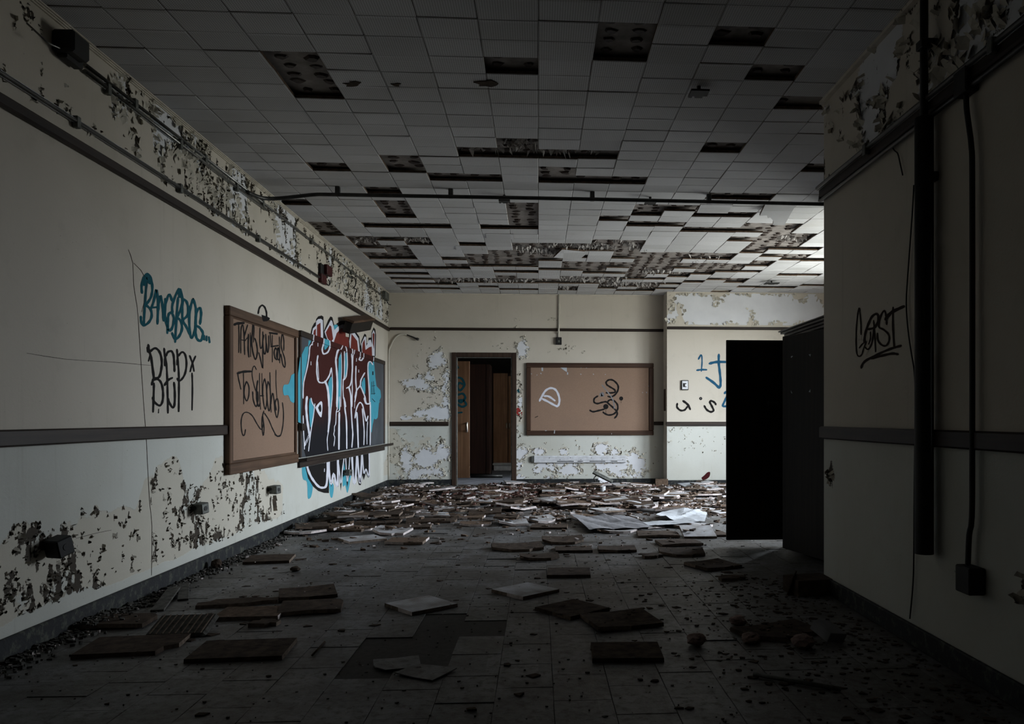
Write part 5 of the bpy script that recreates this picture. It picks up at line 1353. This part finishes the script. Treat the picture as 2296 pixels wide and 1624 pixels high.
def tile_mesh(kind, var, w=.30, d=.28):
    key = (kind, var, w, d)
    if key not in _mesh_cache:
        mats = {'up': FACEUP, 'down': BACKUP, 'damp': DAMP}[kind]
        chips = (0, 0, 1, 0, 2, 1, 2, 3)[var % 8]
        bend = (0, .05, 0, .18, .04, -.05, .09, 0)[var % 8]
        _mesh_cache[key] = slab_mesh('fallen_tile', tile_outline(w, d, chips, var * 7 + 1), .021, bend, mats, var)
    return _mesh_cache[key]
def drop(me, x, y, rot, rx=0, ry=0, lift=0.0, name='fallen_tile', lay=True, extra=0.0, rad=.11):
    """Rest a piece on whatever lies there already."""
    R = Euler((rx, ry, rot)).to_matrix()
    zs = [(R @ v.co).z for v in me.vertices]
    base = 0.0
    if lay:
        hs = sorted(HM.get(c, 0.0) for c in hcells(x, y, rad * .6)); base = hs[int(len(hs) * .8)]
    z = base - min(zs) + 0.0008 + extra
    o = link(name, me, None, (x, y, z), (rx, ry, rot))
    top = base + (max(zs) - min(zs)) * .8
    for c in hcells(x, y, rad * .75): HM[c] = max(HM.get(c, 0), min(top, .055))
    return o
rd = math.radians
# (picture x, y, kind, variant, turn, tilt x, tilt y, width, depth, label)
BIG = [
 (605,1254,'damp',0,8,0,0,.33,.30,'dark brown fallen tile lying alone near the left baseboard'),
 (1178,1325,'up',0,42,0,0,.30,.30,'perforated grey fallen tile lying corner-on in the middle of the bare floor'),
 (1275,1284,'damp',0,-2,0,0,.30,.27,'dark fallen tile lying square-on behind the corner-on grey tile'),
 (1598,1268,'damp',1,24,0,0,.31,.29,'dark fallen tile lying slightly turned before the black cupboard'),
 (1564,1200,'up',0,-1,12,0,.30,.30,'perforated tile propped towards the camera beside the cupboard door'),
 (1600,1198,'damp',2,5,0,0,.24,.24,'dark broken tile tucked behind the propped perforated tile'),
 (812,1209,'up',0,34,0,0,.34,.30,'pale grey fallen tile lying corner-on at the front of the heap, left'),
 (913,1214,'down',1,-4,0,0,.33,.28,'brown fallen tile with a pale right edge, front of the heap'),
 (738,1185,'down',0,-22,2,-3,.34,.32,'large brown fallen tile with a bright white right edge near the left wall'),
 (795,1186,'down',2,-8,0,2,.34,.28,'brown fallen tile with a short white end, overlapped by the large brown tile'),
 (876,1194,'up',4,-12,3,4,.33,.30,'grey fallen tile with a bright white right edge leaning on broken strips'),
 (740,1154,'up',1,0,-4,0,.34,.30,'clean pale fallen tile lying near the left wall behind the brown ones'),
 (755,1166,'damp',3,-12,4,-8,.34,.30,'dark bent tile arching over pale pieces near the left wall'),
 (850,1172,'damp',1,2,0,0,.44,.28,'dark fallen panel with a black wire handle on it'),
 (925,1181,'damp',0,4,0,0,.36,.24,'dark brown panel lying behind the broken white strips'),
 (965,1168,'damp',5,8,0,0,.50,.26,'long dark torn sheet lying flat in the left part of the heap'),
 (1155,1143,'up',3,38,-3,0,.37,.34,'pale warped tile with lifted corners in the middle of the heap'),
 (1150,1174,'up',3,6,0,3,.30,.30,'grey warped tile with a white right edge, front middle of the heap'),
 (1066,1175,'down',4,2,0,0,.32,.28,'brown broken tile with pale broken corner, front middle of the heap'),
 (1053,1160,'down',1,-6,0,0,.32,.26,'brown tile with a clean white end in the middle of the heap'),
 (985,1168,'damp',2,4,0,0,.36,.28,'dark broken tile between the torn sheet and the brown tiles'),
 (1232,1181,'damp',0,-4,0,0,.36,.28,'dark brown tile with a pale slanted end beside the large grey sheet'),
 (1385,1190,'up',6,6,0,0,.36,.28,'grey broken tile under the front of the large grey sheet'),
 (1475,1199,'damp',5,-4,0,0,.38,.30,'dull brown tile lying before the folded white sheet'),
 (1160,1229,'damp',4,6,2,0,.42,.28,'dark torn tile at the front of the heap, beginning a row of three'),
 (1262,1214,'damp',6,2,3,0,.36,.26,'dark crumbling tile with a red-brown broken face, front of the heap'),
 (1286,1232,'damp',0,0,0,0,.30,.22,'dark perforated tile, middle of the row of dark tiles before the heap'),
 (1383,1232,'damp',1,-2,0,0,.31,.22,'dark perforated tile, right end of the row of dark tiles before the heap'),
 (1522,1218,'damp',5,6,0,0,.36,.26,'dark ragged tile before the propped perforated tile'),
 (1528,1240,'damp',4,-6,2,0,.36,.28,'dark ragged tile standing a little off the floor before the cupboard'),
 (1462,1246,'damp',7,10,0,0,.16,.13,'small dark chunk left of the ragged tiles'),
 (1210,1250,'damp',6,4,0,0,.30,.20,'small torn dark piece on the bare floor behind the square-on dark tile'),
 (690,1331,'damp',1,18,0,0,.33,.30,'large dark fallen tile on the near floor, left, behind two others'),
 (698,1362,'damp',5,10,0,0,.34,.28,'dark ragged tile in front of the large dark tile on the near floor'),
 (535,1352,'damp',7,12,3,0,.44,.12,'long dark tilted strip of tile on the near floor, left'),
 (565,1375,'down',0,3,0,0,.34,.24,'dark brown panel on the near floor, under the long tilted strip'),
 (595,1397,'damp',7,-6,0,0,.14,.10,'small dark block on the near floor, left'),
 (944,1357,'up',0,40,0,0,.30,.30,'perforated grey tile lying corner-on beside the missing floor tiles'),
 (545,1458,'damp',0,4,0,0,.42,.30,'big dark tile lying square-on at the very front, left'),
 (300,1448,'damp',2,6,0,0,.42,.30,'dark broken tile at the front by the left wall'),
 (250,1395,'damp',5,4,0,0,.40,.24,'dark brown slab by the left baseboard at the front'),
 (1283,1366,'damp',0,40,0,0,.30,.30,'dark fallen tile lying corner-on, right of the missing floor tiles'),
 (1392,1392,'damp',1,14,0,0,.36,.32,'dark tile lying flat on the dirty floor, right, behind another'),
 (1404,1462,'damp',0,-2,0,0,.32,.26,'dark tile lying square-on at the front, right'),
 (1640,1296,'damp',7,6,0,0,.18,.12,'small dark block on the dirty floor right of the cupboard door'),
 (1745,1418,'damp',4,20,0,0,.40,.26,'black broken slab in the shadow by the near right wall'),
]
for px, py, kind, var, rot, rx, ry, w, d, lb in BIG:
    p = on_z(px, py, .012)
    # d is the piece's real depth; pieces lie with their long edges roughly across the room
    o = drop(tile_mesh(kind, var, w, d), p.x, p.y, rd(rot), rd(rx), rd(ry), rad=.16, lay=False)
    tag(o, lb, 'ceiling tile', 'fallen ceiling tiles')
# wire handle on the panel
q = on_z(848, 1174, .03)
mb = MB(); mb.tube(smooth_path([(q.x - .075, q.y, .026), (q.x - .06, q.y, .06), (q.x, q.y, .068), (q.x + .06, q.y, .055), (q.x + .075, q.y, .026)], 5), .004, 6)
HP = [o for o in COL.objects if o.get('label', '').startswith('dark fallen panel with')][0]
Mi = (Matrix.Translation(HP.location) @ HP.rotation_euler.to_matrix().to_4x4()).inverted()
mb.v = [tuple(Mi @ Vector(v_)) for v_ in mb.v]
mb.build('wire_handle', M['black'], HP)

# the heap across the back of the floor
SHEETS = [(*on_z(1368, 1180, 0).xy, .42, .60), (*on_z(1530, 1166, 0).xy, .36, .45)]
def heap_density(x, y):
    p = project((x, y, 0))
    if p is None: return 0
    px, py = p
    d = 0.0
    if 1090 < py < 1150: d = 1.0
    elif 1150 <= py < 1172: d = .42
    elif 1172 <= py < 1196: d = .12
    elif py >= 1196: d = .012
    if py < 1110 and 985 < px < 1160: d *= .35
    if py > 1128 and 930 < px < 1130: d *= .35
    if px < 700 + (1172 - py) * 2.2: d *= .35
    if x > 2.0 and px > 1560: d *= .6
    return d
def inside(x, y, r=.12):
    for sx_, sy_, ra, rb in SHEETS:
        if r and ((x - sx_) / ra) ** 2 + ((y - sy_) / rb) ** 2 < 1: return False
    if not (XL + .10 < x < 3.6 and 3.2 < y < YB - .1): return False
    if x > XP - .1 and y > YP - .15: return False
    if x > 1.5 and y < 6.95: return False
    if x > 2.0 and y < 7.65: return False
    return True
GROUPS = {
 'down': ('brown fallen ceiling tile lying back up in the heap along the back wall', 'brown tiles of the heap'),
 'up': ('pale fallen ceiling tile lying face up in the heap along the back wall', 'pale tiles of the heap'),
 'damp': ('dark damp fallen ceiling tile in the heap along the back wall', 'dark tiles of the heap'),
}
made = 0
HEAP = []
while made < 235:
    y = random.uniform(7.2, 12.75); x = random.uniform(XL + .15, 3.4)
    if not inside(x, y) or random.random() > heap_density(x, y): continue
    kind = random.choices(('down', 'up', 'damp'), (.34, .30, .36))[0]
    w, d = random.choice(((.30, .30), (.30, .30), (.32, .22), (.24, .22), (.36, .30)))
    o = drop(tile_mesh(kind, random.randrange(8), w, d), x, y, random.gauss(0, .25), random.gauss(0, .03), random.gauss(0, .045))
    tag(o, None, 'ceiling tile', GROUPS[kind][1]); HEAP.append((o, kind + 'tile', o.data.name)); made += 1
# splintered strips and edge pieces
def strip_mesh(kind, var):
    key = ('strip', kind, var)
    if key not in _mesh_cache:
        r = random.Random(var * 13 + 5); L = (.10, .16, .22, .24, .07, .20)[var % 6]; W = (.03, .05, .035, .07, .05, .03)[var % 6]
        pts = [(-L/2, -W/2), (-L*.1, -W/2 - r.uniform(0, .01)), (L/2, -W/2 + r.uniform(0, W*.5)), (L/2 - r.uniform(0, .04), W/2), (0, W/2 + r.uniform(-.01, .01)), (-L/2 + r.uniform(0, .05), W/2)]
        m = {'pale': [M['tile_face'], M['fibre'], M['tile_edge'], M['tile_edge']], 'brown': [M['fibre'], M['fibre'], M['tile_edge_brown'], M['fibre_dark']], 'red': [M['red_dust'], M['fibre'], M['red_dust'], M['fibre']]}[kind]
        _mesh_cache[key] = slab_mesh('tile_fragment', pts, (.016, .02, .012)[var % 3], r.uniform(-.2, .3), m, var)
    return _mesh_cache[key]
SL = {'pale': ('pale broken strip of ceiling tile in the heap along the back wall', 'pale fragments of the heap'), 'brown': ('brown broken strip of ceiling tile in the heap along the back wall', 'brown fragments of the heap'), 'red': ('red-brown splinter in the rusty patch of the heap before the doorway', 'red-brown splinters of the heap')}
made = 0
while made < 170:
    y = random.uniform(7.0, 12.8); x = random.uniform(XL + .12, 3.4)
    if not inside(x, y) or random.random() > heap_density(x, y) * (1 if y > 8.2 else .6): continue
    px, py = project((x, y, 0)); red = 930 < px < 1480 and 1095 < py < 1142 and random.random() < .40
    kind = 'red' if red else random.choices(('pale', 'brown'), (.58, .42))[0]
    o = drop(strip_mesh(kind, random.randrange(6)), x, y, random.gauss(0, .45), random.gauss(0, .07), random.gauss(0, .06), name='tile_fragment', rad=.06)
    tag(o, None, 'tile fragment', SL[kind][1]); HEAP.append((o, kind + 'frag', '')); made += 1

LOOK = {'downtile': 'brown back-up tile', 'uptile': 'pale face-up tile', 'damptile': 'dark damp tile', 'palefrag': 'pale broken strip', 'brownfrag': 'brown broken strip', 'redfrag': 'red-brown splinter'}
def zone(x, y):
    a = 'left of the doorway' if x < -1.45 else 'before the doorway' if x < -0.25 else 'before the back cork board' if x < 1.95 else 'before the forward wall section'
    return a, ('at the back of the heap' if y > 11.3 else 'in the middle of the heap' if y > 9.6 else 'at the front of the heap')
ORD = ['nearest', 'second nearest', 'third nearest', 'fourth nearest', 'fifth nearest'] + [w + ' nearest' for w in 'sixth seventh eighth ninth tenth eleventh twelfth thirteenth fourteenth fifteenth sixteenth seventeenth eighteenth nineteenth twentieth twenty-first twenty-second twenty-third twenty-fourth twenty-fifth twenty-sixth twenty-seventh'.split()]
zs_ = {}
for o, k, _ in HEAP: zs_.setdefault((k,) + zone(o.location.x, o.location.y), []).append(o)
for (k, a, b), lst in zs_.items():
    lst.sort(key=lambda o: o.location.y)
    for n_, o in enumerate(lst):
        o['label'] = '%s %s, %s%s' % (LOOK[k], a, b, '' if len(lst) == 1 else ', ' + (ORD[n_] if n_ < len(ORD) else 'farthest'))

# small litter: chips, flakes, grit (nobody could count it)
def litter(name, label, jobs):
    mb = MB(); mats = []
    for n, mat, sampler, smin, smax, hmax in jobs:
        mats.append(mat)
        for _ in range(n):
            x, y = sampler(); s = random.uniform(smin, smax) * (1.6 if random.random() < .08 else 1); a = random.random() * 6.28; h = random.uniform(.0015, hmax)
            k = random.choice((3, 4, 4, 5)); base = min(HM.get((math.floor(x / HC), math.floor(y / HC)), 0.0), .06)
            pts = [(x + math.cos(a + 6.283 * q / k) * s * random.uniform(.5, 1.2), y + math.sin(a + 6.283 * q / k) * s * random.uniform(.4, 1.0)) for q in range(k)]
            tl = random.uniform(-.6, .6) * (.4 if hmax > .008 else .15)
            top = [(px, py, base + h + tl * (px - x) + .002 + abs(tl) * s) for px, py in pts]; lo = [(px, py, max(0.0006, base + .0006)) for px, py in pts]
            mb.face(top, len(mats) - 1)
            for q in range(k): mb.face([lo[q], lo[(q + 1) % k], top[(q + 1) % k], top[q]], len(mats) - 1)
    return tag(mb.build(name, mats), label, 'litter', None, 'stuff')
def s_heap():
    while True:
        y = random.uniform(6.6, 12.9); x = random.uniform(XL + .05, 3.4)
        if inside(x, y) and random.random() < heap_density(x, y) + .05: return x, y
def s_floor():
    while True:
        y = random.uniform(2.7, 10) ; x = random.uniform(XL + .05, 2.0)
        if (x < XR - .05 or y > YR) and inside(x, y + .6, 0): return x, y
def s_left():
    y = 3.2 + 9.5 * random.random() ** 1.3; return XL + .03 + abs(random.gauss(0, .07)), y
def s_right():
    return XR - .05 - abs(random.gauss(0, .55)), random.uniform(2.6, 5.4)
def s_red():
    while True:
        p = on_z(random.gauss(1190, 130), random.gauss(1113, 12), 0)
        if inside(p.x, p.y): return p.x, p.y
litter('floor_litter', 'crumbs and flakes of broken tile scattered through the heap', [(2600, M['tile_edge'], s_heap, .006, .026, .012), (2400, M['fibre'], s_heap, .008, .04, .012), (1000, M['fibre_dark'], s_heap, .01, .06, .012), (800, M['red_dust'], s_red, .01, .05, .02)])
litter('floor_grit', 'grit and scraps scattered over the bare floor', [(1300, M['rubble'], s_floor, .002, .008, .004), (420, M['tile_edge'], s_floor, .0015, .005, .003), (220, M['fibre_dark'], s_floor, .008, .035, .004), (500, M['fibre_dark'], s_right, .005, .022, .003), (260, M['tile_edge_brown'], s_right, .003, .010, .004)])
litter('baseboard_rubble', 'plaster rubble lying along the left baseboard', [(2200, M['rubble'], s_left, .004, .018, .014), (420, M['tile_edge'], s_left, .003, .011, .01)])

# ---- sheets
def sheet(name, label, px, py, w, d, rot, mat, shape, seed, cat='sheet', nx=18, ny=14):
    p = on_z(px, py, 0); mb = MB(); P = {}
    r = np.random.default_rng(seed)
    for i in range(nx + 1):
        for j in range(ny + 1):
            u, v2 = i / nx - .5, j / ny - .5
            z = shape(u, v2) + .02 * float(fbm(np.array([u * 5 + seed]), np.array([v2 * 5]), 3, seed)[0]) + .004
            P[i, j] = (u * w, v2 * d, max(z, .004))
    for i in range(nx):
        for j in range(ny): mb.face([P[i, j], P[i + 1, j], P[i + 1, j + 1], P[i, j + 1]], 0, True)
    me = mb.mesh(name, mat)
    return tag(link(name, me, None, (p.x, p.y, .022), (0, 0, rd(rot))), label, cat)
sheet('grey_sheet', 'large crumpled grey sheet lying in the heap, left of the folded white one', 1368, 1180, .62, .95, 8, M['paper_grey'], lambda u, v: .05 * max(0, .12 - abs(u - .22 + v * .3)) * 8 * max(0, v + .1) + .10 * max(0, -u - .2) * (v + .5) + .012 * abs(math.sin(u * 9 + v * 4)), 3, 'sheet', 30, 26)
sheet('white_sheet', 'folded white sheet with raised flaps at the right side of the heap', 1530, 1166, .50, .70, -14, M['paper'], lambda u, v: .22 * max(0, v - .05) * max(0, .55 - abs(u)) + .16 * max(0, -u - .12) * (.5 - v) + .07 * max(0, .1 - abs(u - v * .6)) * 3, 5, 'sheet', 30, 26)
sheet('white_sheet', 'long white strip of sheet lying before the folded white one', 1490, 1181, .62, .30, 9, M['paper'], lambda u, v: .06 * max(0, u - .1) + .05 * max(0, .2 - abs(u)) * (v > .2), 8)
sheet('white_sheet', 'tattered white sheet lying at the back right of the heap', 1511, 1106, .42, .45, 6, M['paper'], lambda u, v: .12 * max(0, .35 - abs(u)) * (v + .5), 9)
# white boards by the section of wall
def board(name, label, px, py, w, d, h, rot, rx, ry, mat, cat='board'):
    p = on_z(px, py, 0); mb = MB(); mb.bevel_box((-w/2, -d/2, 0), (w/2, d/2, h), .002)
    me = mb.mesh(name, mat); R = Euler((rd(rx), rd(ry), rd(rot))).to_matrix(); zs = min((R @ v.co).z for v in me.vertices)
    return tag(link(name, me, None, (p.x, p.y, .001 - zs), (rd(rx), rd(ry), rd(rot))), label, cat)
board('white_board', 'flat white board lying at the foot of the forward wall section', 1592, 1098, .30, .34, .014, 4, 6, 0, M['paper'])
board('white_board', 'white triangular-looking board tilted against another at the foot of the forward wall section', 1548, 1092, .34, .30, .014, 20, 8, -6, M['paper'])
board('brown_board', 'brown square board leaning between two white boards near the forward wall section', 1587, 1089, .14, .02, .14, 2, -25, 0, M['fibre'])
board('brown_board', 'brown board tilted up in the heap left of the white boards', 1484, 1092, .20, .02, .13, -6, -30, 0, M['fibre'])
board('pale_strip', 'longer pale wooden strip lying from the left baseboard on the near floor', 373, 1350, .07, .52, .012, 14, 3, 0, M['rubble'], 'strip')
board('pale_strip', 'shorter pale wooden strip lying beside the longer one at the left baseboard', 412, 1333, .06, .40, .012, 22, 3, 0, M['rubble'], 'strip')
board('pale_stick', 'thin pale stick lying upright on a brown tile near the left wall, longer of two', 888, 1124, .22, .02, .02, 18, 0, -6, M['tile_edge'], 'stick')
board('pale_stick', 'thin pale stick crossing the longer one near the left wall', 868, 1117, .16, .02, .02, 50, 0, -14, M['tile_edge'], 'stick')
board('white_bar', 'short white bar lying aslant in the heap left of the doorway', 1010, 1112, .06, .16, .035, -35, 0, 0, M['paper'], 'bar')
# cup, rings, bent metal
q = on_z(1352, 1112, 0); zc = .045
mb = MB(); R_ = [(0, .0), (.030, .0), (.034, .004), (.038, .075), (.036, .078), (.034, .070), (.028, .012), (0, .010)]
n = 16
for k in range(len(R_) - 1):
    for s in range(n):
        a, b = 6.2832 * s / n, 6.2832 * (s + 1) / n
        (r0, z0), (r1, z1) = R_[k], R_[k + 1]
        f = [(r0 * math.cos(a), r0 * math.sin(a), z0), (r0 * math.cos(b), r0 * math.sin(b), z0), (r1 * math.cos(b), r1 * math.sin(b), z1), (r1 * math.cos(a), r1 * math.sin(a), z1)]
        if r0 == 0: f = f[1:]
        elif r1 == 0: f = f[:3]
        mb.face(f, 0, True)
hz = max(HM.get(c, 0) for c in hcells(q.x, q.y, .04))
tag(link('cup', mb.mesh('cup', M['white_metal']), None, (q.x, q.y, hz + .001)), 'small white cup standing upright on the heap before the back cork board', 'cup')
q = on_z(984, 1102, .02)
rg = thing('plastic_ring', 'broken white plastic rings lying in the heap left of the doorway', 'ring', (q.x, q.y, .03))
mb = MB(); mb.tube([(q.x + .11 * math.cos(t), q.y, .075 + .07 * math.sin(t) * .9) for t in np.linspace(math.pi * 1.02, math.pi * 1.98, 12)], .009, 6); part('ring', mb, M['paper'], rg)
mb = MB(); mb.tube([(q.x + .02 + .10 * math.cos(t), q.y + .05, .07 + .05 * math.sin(t)) for t in np.linspace(math.pi * .9, math.pi * 1.8, 12)], .007, 6); part('ring', mb, M['paper'], rg)
q = on_y(1350, 1078, 12.55)
bm_ = thing('bent_bracket', 'bent grey metal bracket lying tilted in the rubble under the back wall channel', 'bracket', (q.x, q.y, 0))
T = Matrix.Translation((q.x, q.y, q.z + .03)) @ Euler((rd(-35), rd(27), 0)).to_matrix().to_4x4()
mb = MB(); mb.bevel_box((-.17, -.05, .03), (.17, .05, .042), .003, 0, T); mb.bevel_box((-.17, -.05, -.01), (.17, -.042, .03), .003, 0, T); part('plate', mb, M['box_grey'], bm_)
mb = MB(); mb.bevel_box((-.06, -.03, -.07), (.15, -.02, -.02), .003, 0, T); part('flange', mb, M['white_metal'], bm_, 'white enamelled flange')
mb = MB(); mb.bevel_box((-.02, -.02, -.12), (.11, -.01, -.07), .003, 0, T); part('flange', mb, M['white_metal'], bm_)
mb = MB(); mb.tube([T @ Vector((-.1, 0, .03)), T @ Vector((-.12, .0, -.06)), (q.x - .07, q.y, .0)], .012, 6); part('arm', mb, M['metal_dark'], bm_)
# ribbed plastic cover on the near floor, left
q = on_z(410, 1418, 0)
cv = thing('light_cover', 'dusty ribbed plastic light cover lying among dark slabs on the near floor, left', 'cover', (q.x, q.y, 0))
T = Matrix.Translation((q.x, q.y, .015)) @ Euler((rd(14), 0, rd(3))).to_matrix().to_4x4()
mb = MB(); mb.bevel_box((-.145, -.11, 0), (.145, .11, .03), .012, 0, T); part('cover', mb, M['rubble'], cv)
for k in range(9):
    mb = MB(); x = -.12 + k * .03; mb.bevel_box((x - .004, -.10, .028), (x + .004, .10, .034), .002, 0, T); part('rib', mb, M['tile_edge_brown'], cv)
# round dark lump, white scraps by the baseboard
def lump(name, label, cat, px, py, r, mat, squash=.7, seed=1, loc=None):
    bm = bmesh.new(); bmesh.ops.create_icosphere(bm, subdivisions=3, radius=r)
    rr = random.Random(seed); off = rr.uniform(0, 50)
    for v in bm.verts:
        f = 1 + .55 * (float(fbm(np.array([v.co.x / r * 1.6 + off]), np.array([v.co.y / r * 1.6 + v.co.z / r * 2.1]), 3, seed)[0]) - .5)
        v.co *= f; v.co.z *= squash
    zmin = min(v.co.z for v in bm.verts)
    me = bpy.data.meshes.new(name); bm.to_mesh(me); bm.free(); me.materials.append(mat)
    p = on_z(px, py, 0)
    return tag(link(name, me, None, (p.x, p.y, -zmin + .0005)), label, cat)
lump('dark_lump', 'small round dark lump on the floor by the left baseboard', 'lump', 485, 1276, .034, M['fibre_dark'], .95, 3)
lump('dark_lump', 'small flat dark lump on the bare floor right of the round one', 'lump', 662, 1282, .035, M['fibre_dark'], .5, 4)
for k, (px, py, r, lb) in enumerate(((1655,1402,.045,'pale tuft of pink insulation on the dark floor, farthest of the four'), (1562,1447,.05,'flattened tuft of pink insulation on the dark floor, leftmost of the four'), (1683,1443,.045,'rounded tuft of pink insulation on the dark floor, second from the right'), (1800,1455,.06,'largest tuft of pink insulation, nearest the right wall'))):
    lump('insulation_tuft', lb, 'insulation', px, py, r, M['insulation'], .55, 11 + k)
board('white_fragment', 'pale broken wedge of board on the dark floor near the right wall', 1853, 1440, .12, .12, .05, 30, 20, 10, M['paper_grey'], 'fragment')
board('glass_pane', 'leaning grey pane edge in the dark corner by the end of the near right wall', 1768, 1330, .008, .16, .13, -24, 0, 18, M['fibre_dark'], 'pane')
board('box_scrap', 'dark grey flattened carton in the dark corner by the near right wall', 1815, 1330, .26, .20, .10, 10, 0, 0, M['fibre_dark'], 'carton')
a, b = on_z(1690, 1512, .012), on_z(1885, 1546, .012)
mb = MB(); mb.tube([a, b], .010, 8); tag(mb.build('metal_rod', M['box_grey']), 'thin grey rod lying on the dark floor at the very front, right', 'rod')
a, b = on_z(700, 1470, .008), on_z(728, 1440, .008)
mb = MB(); mb.tube([a, b], .005, 6); tag(mb.build('twig', M['fibre_dark']), 'thin dark twig on the near floor left of the missing tiles', 'twig')
for px, py, rot, lb in ((890, 1492, 12, 'loose cracked floor tile lying in the patch of missing floor tiles, rear one'), (955, 1510, -30, 'loose cracked floor tile lying in the patch of missing floor tiles, front one')):
    p = on_z(px, py, 0); me = slab_mesh('loose_floor_tile', tile_outline(.20, .17, 1, px), .004, .1, [M['ftile'], M['mastic'], M['ftile'], M['mastic']], px)
    tag(link('loose_floor_tile', me, None, (p.x, p.y, .003), (0, 0, rd(rot))), lb, 'floor tile')
